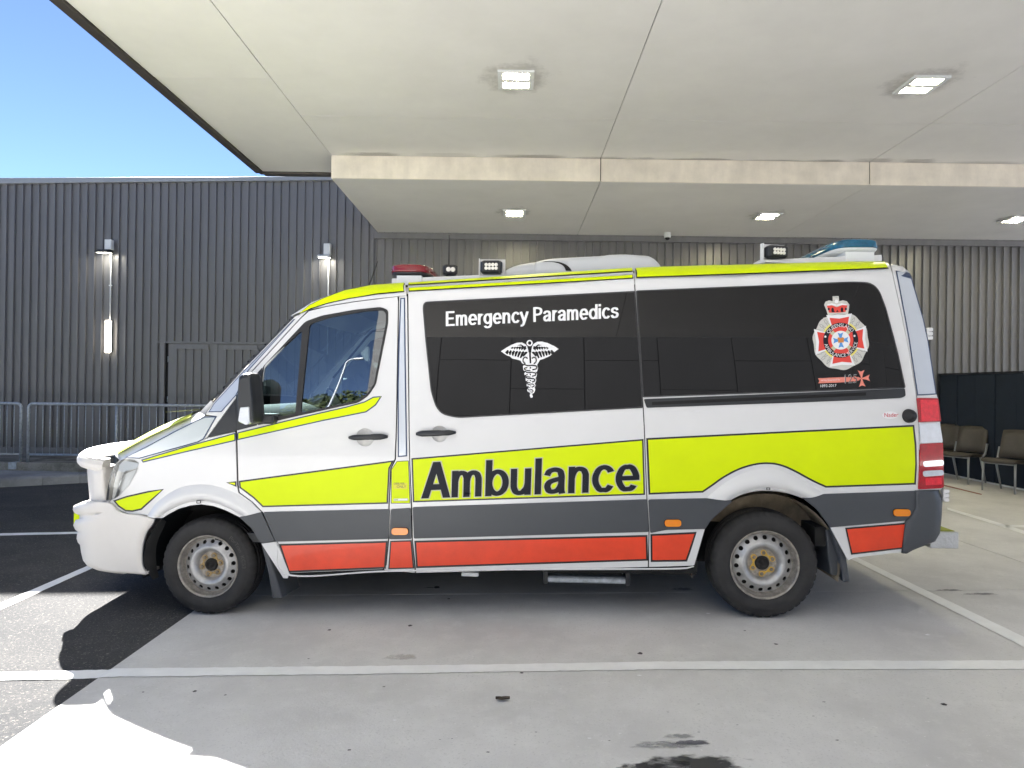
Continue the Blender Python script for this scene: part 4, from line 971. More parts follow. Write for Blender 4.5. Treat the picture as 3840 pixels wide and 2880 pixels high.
# nose below the bonnet: grille
gt = bon[0]; b = MB(); R = []
for i in range(6):
    z = gt[2] - 0.02 - 0.09 * i; row = []
    for k in range(17):
        t = k / 16; s = (4 * t * (1 - t)) ** 0.55; row.append(b.vert((gt[0] + 0.04 - 0.03 * i - 0.20 * s, gt[1] + 0.02 + (WID - 2 * gt[1] - 0.04) * t, z)))
    R.append(row)
b.loft(R, False, 0, False, True); b.build('nose_panel', 'bclad', van)
for i in range(4):
    b = MB(); rr = []
    for k in range(17):
        t = 0.14 + 0.72 * k / 16; s = (4 * t * (1 - t)) ** 0.55; x = gt[0] + 0.02 - 0.03 * i - 0.20 * s - 0.02; y = gt[1] + (WID - 2 * gt[1]) * t; z = gt[2] - 0.06 - 0.085 * i
        rr.append([b.vert((x, y, z - 0.018)), b.vert((x - 0.03, y, z)), b.vert((x, y, z + 0.018))])
    b.loft(rr, True, 0, True); b.build('grille_bar', 'silver', van)
# moulded bumper: heights with nose silhouette and rear edge
LV = [(628, 215, 352), (640, 160, 385), (665, 86, 410), (690, 79, 432), (712, 90, 480), (727, 122, 545), (733, 139, 650), (765, 141, 776), (787, 136, 768), (796, 96, 764), (826, 80, 745), (856, 96, 716), (880, 124, 700), (906, 114, 690), (936, 109, 680), (966, 119, 672), (986, 139, 667), (1060, 150, 656), (1120, 166, 656), (1165, 205, 662), (1195, 290, 676), (1212, 400, 688), (1221, 520, 692)]
UC = tp(*ZA(345, 900)[0], 0.09)[0]
b = MB(); R = []
def sideb(u, w): return base(u, w) - 0.016
def bring(u_b, u_n, w, ws):
    vc = sideb(UC, w); A_ = max(0.03, (UC - u_n) / 0.88) if u_n < UC - 0.02 else 0.03; uc = UC if u_b > UC else u_b + 0.0
    pts = []
    for k in range(7):
        u = u_b + (UC - u_b) * k / 6; pts.append((u, sideb(u, ws), ws))
    for k in range(1, 15):
        th = math.pi / 2 * k / 14; v = vc + (0.52) * (1 - math.cos(th)); pts.append((UC - A_ * math.sin(th), v, ws + (w - ws) * min(1, 2 * (1 - math.cos(th)))))
    for k in range(1, 5):
        v = vc + 0.52 + (WID / 2 - vc - 0.52) * k / 4; pts.append((UC - A_ - 0.03 * math.sin(math.pi / 2 * k / 4), v, w))
    return pts + [(u, WID - v, w_) for (u, v, w_) in reversed(pts[:-1])]
for (y, xs_, xb_) in LV:
    pn = tp(*ZA(xs_, y)[0], 0.33); w = pn[2]; pb = tp(*ZA(xb_, y)[0], 0.05); ws = tp(*ZA(xb_, y)[0], base(pb[0], 0.6) - 0.016)[2]
    R.append([b.vert(p) for p in bring(pb[0], pn[0], w, ws)])
last = R[-1]
R.append([b.vert((b.v[i][0] + 0.12 * (1 if b.v[i][0] < UC else 0.2), 0.12 + b.v[i][1] * (WID - 0.24) / WID, b.v[i][2] + 0.01)) for i in last])
b.loft(R, False, 0, False, True); bumper = b.build('bumper', 'bar', van); md = bumper.modifiers.new('thick', 'SOLIDIFY'); md.thickness = 0.02; md.offset = 0
# top closing shelf of the bumper behind the uprights
first = [b.v[i] for i in R[0]]
b = MB(); o_ = [b.vert((p[0], p[1], p[2])) for p in first]; i_ = [b.vert((p[0] + (0.25 if p[0] < UC else 0.02), WID / 2 + (p[1] - WID / 2) * 0.9, p[2] + 0.02)) for p in first]
b.loft([o_, i_], False, 0, False, True); b.build('bumper_shelf', 'bar', bumper)
# reflector in the groove
pn = tp(*ZA(122, 760)[0], 0.46); b = MB(); b.cbox(pn[0] - 0.03, pn[0] + 0.035, pn[1] - 0.02, pn[1] + 0.05, pn[2] - 0.055, pn[2] + 0.055, 0.006); far(b.build('reflector_base', 'black', bumper))
b = MB(); b.cbox(pn[0] - 0.024, pn[0] + 0.024, pn[1] - 0.024, pn[1] + 0.03, pn[2] - 0.042, pn[2] + 0.042, 0.005); far(b.build('reflector', 'yellow', bumper))
# uprights and hoop
def upright():
    b = MB(); R = []
    for (y, xb_, xc, xf) in ((330, 332, 232, 184), (400, 324, 237, 186), (500, 334, 239, 193), (580, 345, 238, 203), (640, 355, 235, 208), (700, 365, 235, 208)):
        p1 = tp(*ZA(xb_, y)[0], 0.13); p2 = tp(*ZA(xc, y)[0], 0.16); p3 = tp(*ZA(xf, y)[0], 0.34); w = p2[2]
        L = rnd([(p1[0], p1[1]), (p2[0], p2[1]), (p3[0], p3[1]), (p3[0] + 0.10, p3[1] + 0.06), (p1[0], p1[1] + 0.14)], 0.03, 3)
        R.append([b.vert((u, v, w)) for u, v in L])
    b.loft(R, True, 0, True, True); return b.build('bar_upright', 'bar', bumper)
far(upright())
pt = tp(*ZA(150, 318)[0], 0.32); pk = tp(*ZA(318, 300)[0], 0.13); UH = pk[0]; AH = (UH - pt[0]) / 0.9; zt_ = tp(*ZA(230, 292)[0], 0.2)[2]
b = MB(); R = []; N_ = 40
for k in range(N_ + 1):
    t = k / N_; th = math.pi * t; cv = -math.cos(th)
    v = 0.13 + (WID - 0.26) * (0.5 + 0.5 * math.copysign(abs(cv) ** 0.75, cv)); u = UH - (AH + 0.05) * math.sin(th) ** 0.55
    th_ = 0.085 - 0.02 * math.sin(th); hz = 0.046; zc = zt_ - 0.02 + 0.06 * math.sin(th) ** 0.8
    ring = [(0.0, -0.35), (0.0, 0.15), (0.012, 0.62), (0.035, 0.95), (th_, 1.0), (th_, -0.75), (th_ - 0.02, -1.0), (0.05, -1.0), (0.015, -0.8)]
    ctr = Vector((UH + 0.25, WID / 2)); d = (ctr - Vector((u, v))).normalized() if 0 < k < N_ else Vector((0.05, 1.0 if k == 0 else -1.0)).normalized()
    R.append([b.vert((u + d.x * a, v + d.y * a, zc + hz * z)) for a, z in ring])
b.loft(R, True, 0, True, False); bevel(b.build('bar_hoop', 'bar', bumper), 0.006, 2)
# rear face with two doors
rp = [(3409, 1012), (3463, 1197), (3480, 1266), (3513, 1481), (3525, 1585), (3534, 1668), (3538, 1820), (3540, 1836)]
rn = [tuple(skin(*p, 0.0)[0]) for p in rp]
for s in (0, 1):
    b = MB(); R = []
    for p in rn:
        row = []
        for k in range(7):
            t = (0.0 + 0.497 * k / 6); t = t if s == 0 else 1 - t; row.append(b.vert((p[0] + 0.03 * (4 * t * (1 - t)) ** 0.4, p[1] + 0.004 + (WID - 2 * p[1] - 0.008) * t, p[2])))
        R.append(row)
    b.loft(R, False, 0, False, True); rd = b.build('rear_door', 'white', van)
    w0, w1 = rn[3][2] + 0.02, rn[1][2] + 0.02; b = MB(); ya, yb = (0.28, 0.94) if s == 0 else (WID - 0.94, WID - 0.28)
    b.poly([(rn[3][0] + 0.036, ya, w0), (rn[3][0] + 0.036, yb, w0), (rn[1][0] + 0.05, yb, w1), (rn[1][0] + 0.05, ya, w1)]); b.build('rear_glass', 'tint', rd)
# rear bumper
bl = [(626, 1737, 1905), (640, 1737, 1912), (700, 1742, 1936), (740, 1742, 1934), (800, 1712, 1932), (840, 1662, 1929), (930, 1652, 1920), (980, 1648, 1890), (1035, 1642, 1722), (1056, 1640, 1662)]
b = MB(); R = []
UB = tp(*ZG(1760, 800)[0], 0.03)[0]
for (y, xa_, xb_) in bl:
    a = tp(*ZG(xa_, y)[0], 0.0); c = tp(*ZG(xb_, y)[0], 0.08); w = (a[2] + c[2]) / 2; pts = []; ue = max(c[0], a[0] + 0.02)
    for k in range(4): u = a[0] + (max(a[0] + 0.01, ue - 0.12) - a[0]) * k / 3; pts.append((u, base(u, w) - 0.010, w))
    u0, v0 = pts[-1][0], pts[-1][1]; A_ = ue - u0 + 0.01
    for k in range(1, 9): th = math.pi / 2 * k / 8; pts.append((u0 + A_ * math.sin(th), v0 + 0.16 * (1 - math.cos(th)), w))
    for k in range(1, 4): pts.append((u0 + A_ + 0.02 * k / 3, v0 + 0.16 + (WID / 2 - v0 - 0.16) * k / 3, w))
    pts = pts + [(u, WID - v, w_) for (u, v, w_) in reversed(pts[:-1])]; R.append([b.vert(p) for p in pts])
b.loft(R, False, 0, False, True); rb = b.build('rear_bumper', 'clad', van); md = rb.modifiers.new('thick', 'SOLIDIFY'); md.thickness = 0.015; md.offset = 0
p0 = tp(*ZG(1890, 1028)[0], 0.12); p1 = tp(*ZG(2020, 915)[0], 0.12)
b = MB(); b.box(p0[0] - 0.06, p1[0], 0.12, WID - 0.12, p0[2] + 0.002, p1[2]); step = bevel(b.build('rear_step', 'alu', van), 0.004, 1)
b = MB(); b.box(p0[0] - 0.05, p1[0] - 0.015, 0.14, WID - 0.14, p1[2] + 0.001, p1[2] + 0.005); b.build('step_tread', M['moss'] if 'moss' in M else mat('step_tread_yellow', (0.33, 0.36, 0.05), 0.8, var=0.4, vscale=20), step)
b = MB(); b.box(p0[0] - 0.16, p0[0] - 0.061, 0.2, WID - 0.2, p0[2] + 0.01, p0[2] + 0.07); b.build('step_frame', 'under', step)
# ---------------------------------------------------------------- wheels, arches, underbody
def wheel_at(px, py, face_v, steer, rust):
    c = tp(px, py, face_v); zg = min(vgz(c[0], 0.1), vgz(c[0], 0.3)); rad = c[2] - zg + 0.002
    wb_ = empty('wheel', c, 0.0, van); wb_.rotation_euler = (0, 0, steer); return wb_, c, rad
def build_wheel(rad, seed, lettering):
    k = rad / 0.345; parts = []
    tyre = MB(); n = 160
    prof = [(0.07, 0.206), (0.030, 0.212), (0.012, 0.228), (0.003, 0.250), (0.000, 0.272), (0.003, 0.292), (0.0075, 0.300), (0.0075, 0.304), (0.013, 0.315), (0.024, 0.328), (0.036, 0.337), (0.052, 0.342), (0.078, 0.344), (0.080, 0.336), (0.088, 0.336), (0.090, 0.3445), (0.116, 0.345), (0.118, 0.337), (0.126, 0.337), (0.128, 0.345), (0.154, 0.3445), (0.156, 0.336), (0.164, 0.336), (0.166, 0.344), (0.196, 0.341), (0.215, 0.325), (0.230, 0.29), (0.230, 0.25), (0.21, 0.206)]
    def mod(j, i):
        if 8 <= j <= 11 and i % 4 == 0: return -0.0065
        if j in (12,) and i % 4 == 0: return -0.004
        return 0.0
    tyre.lathe([(a * k, r * k) for a, r in prof], (0, 0, 0), 'y', n, 0, True, mod)
    rim = MB()
    rim.lathe([(a * k, r * k) for a, r in ((0.06, 0.213), (0.024, 0.222), (0.017, 0.219), (0.017, 0.214), (0.024, 0.209), (0.030, 0.205), (0.036, 0.206), (0.050, 0.199), (0.056, 0.1985), (0.066, 0.193), (0.078, 0.187))], (0, 0, 0), 'y', 72, 1)
    # disc with a ring of oval vents
    ro, ri = 0.190 * k, 0.146 * k; nh = 18
    out = ell(0, 0, ro, ro, 0, 360, 90); inn = ell(0, 0, ri, ri, 0, 360, 72); holes = []
    for h in range(nh):
        a = 2 * math.pi * (h + 0.3) / nh; c, s = math.cos(a), math.sin(a); rc = 0.168 * k
        holes.append([(c * (rc + x) - s * y, s * (rc + x) + c * y) for x, y in ell(0, 0, 0.0135 * k, 0.0155 * k, 0, 360, 14)])
    V, T = fill([out, inn] + holes)
    def dep(r): q = (r / k - 0.146) / 0.044; return (0.050 + 0.026 * q) * k
    ids = [rim.vert((x, dep(math.hypot(x, y)), y)) for x, y in V]
    for t in T:
        a_, b_, c_ = (Vector(V[q]) for q in t); t = t if (b_ - a_).cross(c_ - a_) > 0 else tuple(reversed(t)); rim.face([ids[q] for q in t], 0, True)
    for h in holes:
        R_ = [[rim.vert((x, dep(math.hypot(x, y)) + d, y)) for x, y in h] for d in (0.0, 0.008)]; rim.loft(R_, True, 0)
    rim.lathe([(a * k, r * k) for a, r in ((0.050, 0.1462), (0.043, 0.138), (0.041, 0.128), (0.046, 0.115), (0.058, 0.104), (0.072, 0.097), (0.080, 0.092))], (0, 0, 0), 'y', 72, 0)
    rr = rim.lathe([(a * k, r * k) for a, r in ((0.080, 0.0921), (0.081, 0.088), (0.081, 0.046))], (0, 0, 0), 'y', 48, 2, False)
    drum = MB(); q = drum.lathe([(0.13, 0.19), (0.10, 0.185), (0.098, 0.0)], (0, 0, 0), 'y', 40); 
    hub = MB(); hub.lathe([(a * k, r * k) for a, r in ((0.082, 0.0459), (0.070, 0.044), (0.066, 0.040), (0.068, 0.034), (0.078, 0.030), (0.080, 0.014), (0.074, 0.012), (0.073, 0.0))], (0, 0, 0), 'y', 32)
    nuts = []
    for h in range(6):
        a = 2 * math.pi * (h + seed) / 6; nb2 = MB(); c_ = (0.068 * k * math.cos(a), 0.0, 0.068 * k * math.sin(a))
        r1 = nb2.lathe([(0.081, 0.0135), (0.060, 0.0125), (0.057, 0.0095), (0.056, 0.0)], c_, 'y', 6, 0, False); nuts.append((nb2, c_))
    links = []
    for h in (0, 2, 4):
        a = Vector((nuts[h][1][0], nuts[h][1][2])); c_ = Vector((nuts[h + 1][1][0], nuts[h + 1][1][2])); m_ = (a + c_) / 2; d = (c_ - a).normalized(); nn = Vector((-d.y, d.x))
        polys = [ell(a.x, a.y, 0.0185, 0.0185, 0, 360, 16), ell(c_.x, c_.y, 0.0185, 0.0185, 0, 360, 16),
                 [tuple(a + d * 0.008 + nn * 0.015), tuple(m_ + nn * 0.0035), tuple(c_ - d * 0.008 + nn * 0.015), tuple(c_ - d * 0.008 - nn * 0.015), tuple(m_ - nn * 0.0035), tuple(a + d * 0.008 - nn * 0.015)]]
        V, T = union_fill(polys); lb = MB(); i2 = [lb.vert((x, 0.066, y)) for x, y in V]
        for t in T:
            a_, b_, c2 = (Vector(V[q]) for q in t); lb.face([i2[q] for q in (t if (b_ - a_).cross(c2 - a_) > 0 else tuple(reversed(t)))])
        links.append(lb)
    return tyre, rim, drum, hub, nuts, links
def ring_text(s, parent, r, a0, size, m, k):
    c = bpy.data.curves.new('txt', 'FONT'); c.body = s; c.size = size; t = bpy.data.objects.new('txt', c); me = bpy.data.meshes.new_from_object(t)
    b = MB()
    for v in me.vertices:
        a = a0 - v.co.x / r; rr = r + v.co.y; b.vert((rr * math.cos(a), -0.0022 if True else 0, rr * math.sin(a)))
    for p in me.polygons: b.face(list(p.vertices))
    bpy.data.objects.remove(t); bpy.data.curves.remove(c); bpy.data.meshes.remove(me)
    return b.build('tyre_lettering', m, parent)
for (px, py, fv, steer, seed, txt, lab) in ((773, 2127, 0.035, math.radians(-1.5), 0.22, 'PorTran  KC53', 'front wheel with rust-stained hub'), (2872, 2122, 0.035, 0.0, 0.42, None, 'rear wheel with bright yellow nut indicators')):
    wh, c, rad = wheel_at(px, py, fv, steer, 0.3); wh['label'] = lab; k = rad / 0.345
    tyre, rim, drum, hub, nuts, links = build_wheel(rad, seed, txt)
    objs = [tyre.build('tyre', 'tyre', wh), rim.build('rim', ['rim', 'lip', 'hub'], wh), drum.build('brake_drum', 'brake', wh), hub.build('hub_cap', 'brake', wh)]
    for nb2, _ in nuts: objs.append(nb2.build('wheel_nut', 'nut', wh))
    for lb in links:
        o = lb.build('nut_indicator', 'brass' if txt is None else 'oldbrass', wh); o.modifiers.new('t', 'SOLIDIFY').thickness = 0.004; objs.append(o)
    fw = empty('wheel', (c[0], WID - c[1], c[2]), 0.0, van); fw.scale = (1, -1, 1)
    for o in objs[:4]: link_copy(o, fw)
    if txt:
        ring_text(txt, wh, 0.262 * k, math.radians(52), 0.036, 'tyretext', k)
    # inner arch
    b = MB(); R = []; rx_, rz_ = (0.445, 0.43) if px < 1500 else (0.47, 0.46)
    for i in range(25):
        a = math.radians(-12 + 204 * i / 24); R.append([b.vert((c[0] + rx_ * math.cos(a), v, c[2] + rz_ * math.sin(a))) for v in (0.045, 0.12, 0.30, 0.52)])
    b.loft(R, False, 0, False, True); far(b.build('wheel_liner', 'bclad' if px < 1500 else 'liner', van))
    b = MB(); b.poly([(c[0] + rx_ * math.cos(math.radians(a)), 0.50, c[2] + rz_ * math.sin(math.radians(a))) for a in range(-12, 193, 12)]); far(b.build('liner_wall', 'under', van))
    if px > 1500:
        b = MB(); b.poly([(c[0] + (rx_ + 0.01) * math.cos(math.radians(a)), 0.345, c[2] + (rz_ + 0.02) * math.sin(math.radians(a))) for a in range(24, 160, 8)]); far(b.build('liner_panel', 'liner', van))
    b = MB(); b.tube([(c[0], 0.2, c[2]), (c[0], WID - 0.2, c[2])], 0.05, 10); b.build('axle', 'under', van)
# dark rim of the front arch
strip('arch_edge', ZA(818, 760, 740, 850, 690, 950, 664, 1060, 672, 1160, 735, 1270), ZA(800, 800, 770, 870, 730, 960, 712, 1060, 718, 1180, 740, 1270), [0.0, -0.02, -0.06], 'under', van, 20)
b = MB(); fx = tp(1020, 2100, 0)[0]; rx2 = tp(2620, 2100, 0)[0]
b.box(fx, rx2, 0.07, WID - 0.07, 0.30, 0.42); b.box(tp(3080, 2000, 0)[0], tp(3420, 2000, 0)[0], 0.10, WID - 0.10, 0.50, 0.62); b.box(-2.6, 1.95, 0.53, WID - 0.53, 0.30, 0.62); b.build('underbody', 'under', van)
b = MB(); b.box(fx, rx2, 0.035, 0.06, 0.32, 0.9); far(b.build('inner_sill', 'under', van))
# mud flaps
def flap(pts, v0, v1, bend):
    b = MB(); L = [tp(x, y, v0) for x, y in pts]; R = [[b.vert((p[0], v0, p[2])) for p in L], [b.vert((p[0] + bend, v1, p[2])) for p in L]]
    b.loft(R, True, 0, True); far(bevel(b.build('mud_flap', 'clad', van), 0.006, 1))
flap([(979, 2044), (1000, 2044), (1030, 2150), (1058, 2243), (1020, 2244), (1005, 2150)], 0.03, 0.10, 0.015)
flap([(1000, 2090), (1022, 2088), (1062, 2240), (1024, 2242)], 0.1005, 0.34, 0.03)
flap(ZG(1128, 884, 1186, 886, 1226, 980, 1266, 1255, 1222, 1262, 1196, 1080, 1150, 950), 0.03, 0.08, 0.0)
flap(ZG(1106, 900, 1140, 900, 1200, 1080, 1220, 1240, 1195, 1218, 1138, 1210, 1120, 1100), 0.0805, 0.34, -0.02)
# folding side step and skid
p0 = tp(*ZF(1080, 1175)[0], 0.13); p1 = tp(*ZF(1735, 1098)[0], 0.13)
b = MB(); b.cbox(p0[0] + 0.02, p1[0] - 0.02, 0.13, 0.36, p0[2], p0[2] + 0.042, 0.010); stp = b.build('side_step', 'galv', van)
b = MB(); b.box(p0[0] + 0.03, p1[0] - 0.05, 0.16, 0.34, p0[2] + 0.055, p1[2] + 0.03); b.build('step_carrier', 'under', stp)
for x in (p0[0], p1[0] - 0.03): b = MB(); b.box(x, x + 0.03, 0.12, 0.37, p0[2] - 0.006, p1[2] + 0.03); b.build('step_bracket', 'bclad', stp)
p = tp(1763, 2153, 0.1); b = MB(); b.box(p[0] - 0.055, p[0] + 0.055, 0.09, 0.13, p[2] - 0.012, p[2] + 0.012); b.build('jack_point', 'greyplastic', van)
# ---------------------------------------------------------------- mirror
def loftpoly(name, L, vs_, m, parent, mirror=True, bev=0.0):
    b = MB(); cx_ = sum(p[0] for p in L) / len(L); cz = sum(p[2] for p in L) / len(L); R = []
    for v, s in vs_: R.append([b.vert((cx_ + (p[0] - cx_) * s, v, cz + (p[2] - cz) * s)) for p in L])
    b.loft(list(reversed(R)), True, 0, True); o = b.build(name, m, parent)
    if bev: bevel(o, bev, 2)
    if mirror: far(o)
    return o
mo = [tp(x, y, -0.20) for x, y in rnd(ZM(172, 560, 255, 512, 385, 505, 412, 560, 440, 900, 480, 1430, 470, 1480, 330, 1530, 160, 1470, 135, 1000), 6, 3)]
mirror_ = loftpoly('wing_mirror', mo, ((-0.205, 0.80), (-0.195, 0.94), (-0.15, 1.0), (-0.06, 1.0), (-0.02, 0.9)), 'bclad', cab_door)
ml = [tp(x, y, -0.209) for x, y in rnd(ZM(205, 1180, 385, 1165, 395, 1495, 320, 1525, 165, 1455), 5, 3)]
loftpoly('mirror_indicator', ml, ((-0.212, 0.92), (-0.205, 1.0), (-0.15, 0.98)), 'clearlens', cab_door)
p = tp(*ZM(330, 1400)[0], -0.1); b = MB(); b.cbox(p[0] - 0.01, p[0] + 0.16, -0.06, 0.10, p[2] - 0.035, p[2] + 0.03, 0.012); far(b.build('mirror_arm', 'bclad', cab_door))
# ---------------------------------------------------------------- on the roof
def board(x0, x1, ya, yb, h, v0, v1, name):
    a = tp(x0, ya, v0); c = tp(x1, yb, v0); b = MB()
    i = [b.vert(q) for q in ((a[0], v0, a[2] - h), (c[0], v0, c[2] - h), (c[0], v1, c[2] - h), (a[0], v1, a[2] - h), (a[0], v0, a[2]), (c[0], v0, c[2]), (c[0], v1, c[2]), (a[0], v1, a[2]))]
    for q in ((0,3,2,1),(4,5,6,7),(0,1,5,4),(1,2,6,5),(2,3,7,6),(3,0,4,7)): b.face([i[k] for k in q])
    return bevel(b.build(name, 'white', roof), 0.004, 1)
board(1469, 1880, 1044, 1028, 0.07, 0.36, 0.50, 'roof_board'); board(2845, 3308, 975, 955, 0.06, 0.36, 0.50, 'roof_board')
def beacon(x0, x1, ytop, ybot, v0, v1, m, name):
    a = tp(x0, ybot, v0); c = tp(x1, ytop, v0); z0, z1 = a[2], c[2]; um = (a[0] + c[0]) / 2; hw = (c[0] - a[0]) / 2; vm = (v0 + v1) / 2; hv = (v1 - v0) / 2
    r = empty('beacon', (um, vm, z0), 0.0, van)
    def shell(zs, m, nm):
        b = MB(); R = []
        for z, s in zs:
            L = []
            for kk in range(40):
                t = 2 * math.pi * (kk + 0.5) / 40; cx_, sy_ = math.cos(t), math.sin(t)
                L.append(b.vert((hw * s * math.copysign(abs(cx_) ** 0.5, cx_), (hv - hw * (1 - s)) * math.copysign(abs(sy_) ** 0.28, sy_), z)))
            R.append(L)
        b.loft(R, True, 0, True, True); return b.build(nm, m, r)
    h = z1 - z0
    shell(((h * 0.28, 1.0), (h * 0.45, 1.0), (h * 0.8, 0.985), (h * 0.93, 0.93), (h, 0.80)), m, 'beacon_lens')
    shell(((0.0, 0.72), (h * 0.10, 0.93), (h * 0.275, 0.99)), 'bclad' if m == 'beaconred' else 'greyplastic', 'beacon_base')
    for (ya, yb) in ((-hv + 0.02, -hv + 0.16), (hv - 0.16, hv - 0.02)): b = MB(); b.box(-hw * 0.55, hw * 0.6, ya, yb, -0.085, -0.002); b.build('beacon_foot', 'greyplastic', r)
    return r
beacon(1449, 1612, 988, 1030, 0.33, WID - 0.33, 'beaconred', 'b')['label'] = 'red beacon bar over the cab'
beacon(3134, 3322, 893, 940, 0.33, WID - 0.33, 'beaconblue', 'b')['label'] = 'blue beacon bar over the tail'
def worklamp(px, py, wpx, hpx, v, yaw, cols, rows, bracket, label):
    p = tp(px, py, v); s = (tp(px + wpx, py, v)[0] - p[0]); h = (p[2] - tp(px, py + hpx, v)[2])
    r = empty('work_lamp', (p[0], v, p[2]), yaw, van); r['label'] = label
    b = MB(); b.cbox(-s, s, -0.03, 0.05, -h, h, min(s, h) * 0.28); b.build('lamp_housing', 'lampblack', r)
    lr = min(s * 0.75 / cols, h * 0.6 / rows) * 0.9; l0 = None
    for i in range(cols):
        for j in range(rows):
            b = MB()
            if l0 is None: b.lathe([(0.0, lr), (-0.006, lr), (-0.008, lr * 0.7), (-0.009, 0.0)], (0, 0, 0), 'y', 16); l0 = b.build('lamp_lens', 'led', r); o = l0
            else: o = link_copy(l0, r)
            o.location = (-s * 0.62 + s * 1.24 * (i + 0.5) / cols - 0.0, -0.0302, -h * 0.55 + h * 1.1 * (j + 0.5) / rows)
    if bracket:
        b = MB(); t = 0.006; b.box(-s - 0.016, -s - 0.010, 0.02, 0.055, -h - 0.03, h + 0.02); b.box(-s - 0.016, s + 0.02, 0.056, 0.06, -h - 0.03, h + 0.02); b.box(-s - 0.03, s + 0.03, -0.03, 0.07, -h - 0.036, -h - 0.022); b.build('lamp_bracket', 'white', r)
    else:
        b = MB(); b.box(-0.03, 0.03, 0.0, 0.04, -h - 0.05, -h); b.build('lamp_foot', 'lampblack', r)
worklamp(1843, 1002, 40, 24, 0.34, 0.0, 4, 2, True, 'eight-lens work lamp in a white bracket beside the roof air conditioner')
worklamp(2913, 945, 41, 23, 0.34, math.radians(14), 4, 2, True, 'eight-lens work lamp in a white bracket near the blue beacon')
worklamp(1688, 1013, 26, 19, 0.42, math.radians(14), 2, 1, False, 'two-lens work lamp behind the red beacon')
b = MB(); p = tp(1683, 1010, 0.75); b.tube([p, (p[0], p[1], p[2] + 0.26)], [0.006, 0.003], 6); b.build('aerial', 'rubber', roof)
b = MB(); p = tp(1380, 1066, 0.6); b.tube([(p[0], p[1], p[2] - 0.03), (p[0] + 0.07, p[1], p[2] + 0.17)], [0.006, 0.003], 6); b.build('aerial', 'rubber', roof)
# air conditioner: low cowl and taller hood
def hump(name, px, v0, v1, m, parent, top_in=0.10):
    L = [tp(x, y, v0 + 0.12) for x, y in px]; zb = min(p[2] for p in L) - 0.09; b = MB(); R = []
    for k, (q, s) in enumerate(((0.0, 0.0), (0.012, 0.62), (0.035, 0.86), (0.08, 0.965), (0.16, 1.0), (0.84, 1.0), (0.92, 0.965), (0.965, 0.86), (0.988, 0.62), (1.0, 0.0))):
        v = v0 + (v1 - v0) * q
        R.append([b.vert((p[0], v, zb + (p[2] - zb) * (0.30 + 0.70 * s))) for p in L])
    b.loft(list(reversed(R)), False, 0, False, True)
    e0 = [R_[0] for R_ in R]; e1 = [R_[-1] for R_ in R]
    base_ = [b.vert((b.v[i][0], b.v[i][1], zb)) for i in e0]; b.loft([e0, base_], False); base2 = [b.vert((b.v[i][0], b.v[i][1], zb)) for i in e1]; b.loft([base2, e1], False)
    b.face(R[0] + [base2[0], base_[0]]); b.face(list(reversed(R[-1])) + [base_[-1], base2[-1]])
    return b.build(name, m, parent)
ac = hump('air_conditioner', crom(ZC(985, 292, 1020, 262, 1080, 236, 1160, 218, 1250, 208, 1340, 208, 1400, 222, 1430, 262), 3), 0.42, 1.54, 'acgrey', van)
hump('air_conditioner_hood', crom(ZC(1220, 212, 1290, 192, 1400, 178, 1700, 162, 1780, 152, 1900, 149, 2000, 156, 2060, 161, 2100, 182, 2130, 212, 2150, 240), 3), 0.36, 1.60, 'acgrey', ac)
ca = crom(ZC(1262, 207, 1340, 206, 1400, 218, 1436, 240, 1452, 272), 4); cb = crom(ZC(1300, 200, 1390, 204, 1446, 222, 1480, 248, 1496, 274), 4)
b = MB(); R = []
for (x, y), (x2, y2) in zip(ca, cb):
    q0 = tp(x, y, 0.352); q1 = tp(x2, y2, 0.352); R.append([b.vert(q0), b.vert(q1)])
b.loft(R, False); b.build('hood_gap', 'gap', ac)  # shaded gap between cowl and hood, painted as a flat dark crescent
# ---------------------------------------------------------------- cabin
UD = tp(960, 1500, 0.5)[0]; UBk = tp(1500, 1500, 0.3)[0]; ZS = 1.05
b = MB(); R = []
for (u, w) in ((UD - 0.50, 1.30), (UD - 0.1, 1.34), (UD + 0.12, 1.27), (UD + 0.16, 1.12), (UD + 0.02, 0.85), (UD, 0.6)): R.append([b.vert((u, v, w)) for v in (0.16, 0.5, 1.0, 1.46, WID - 0.16)])
b.loft(R, False, 0, False, True); b.build('dashboard', 'dash', van)
b = MB(); b.lathe([(0.19 * 0 + 0.0, 0.205), (0.012, 0.195), (0.0, 0.185), (-0.012, 0.195), (0.0, 0.205)], (0, 0, 0), 'x', 32); b.tube([(0, -0.19, 0), (0, 0.19, 0)], 0.014, 6); b.tube([(0, 0, 0), (0, 0, -0.19)], 0.014, 6); b.tube([(0, 0, 0), (-0.25, 0, -0.05)], 0.03, 8)
o = b.build('steering_wheel', 'rubber', van); o.location = (UD + 0.34, 1.42, 1.30); o.rotation_euler = (0, math.radians(-28), 0)
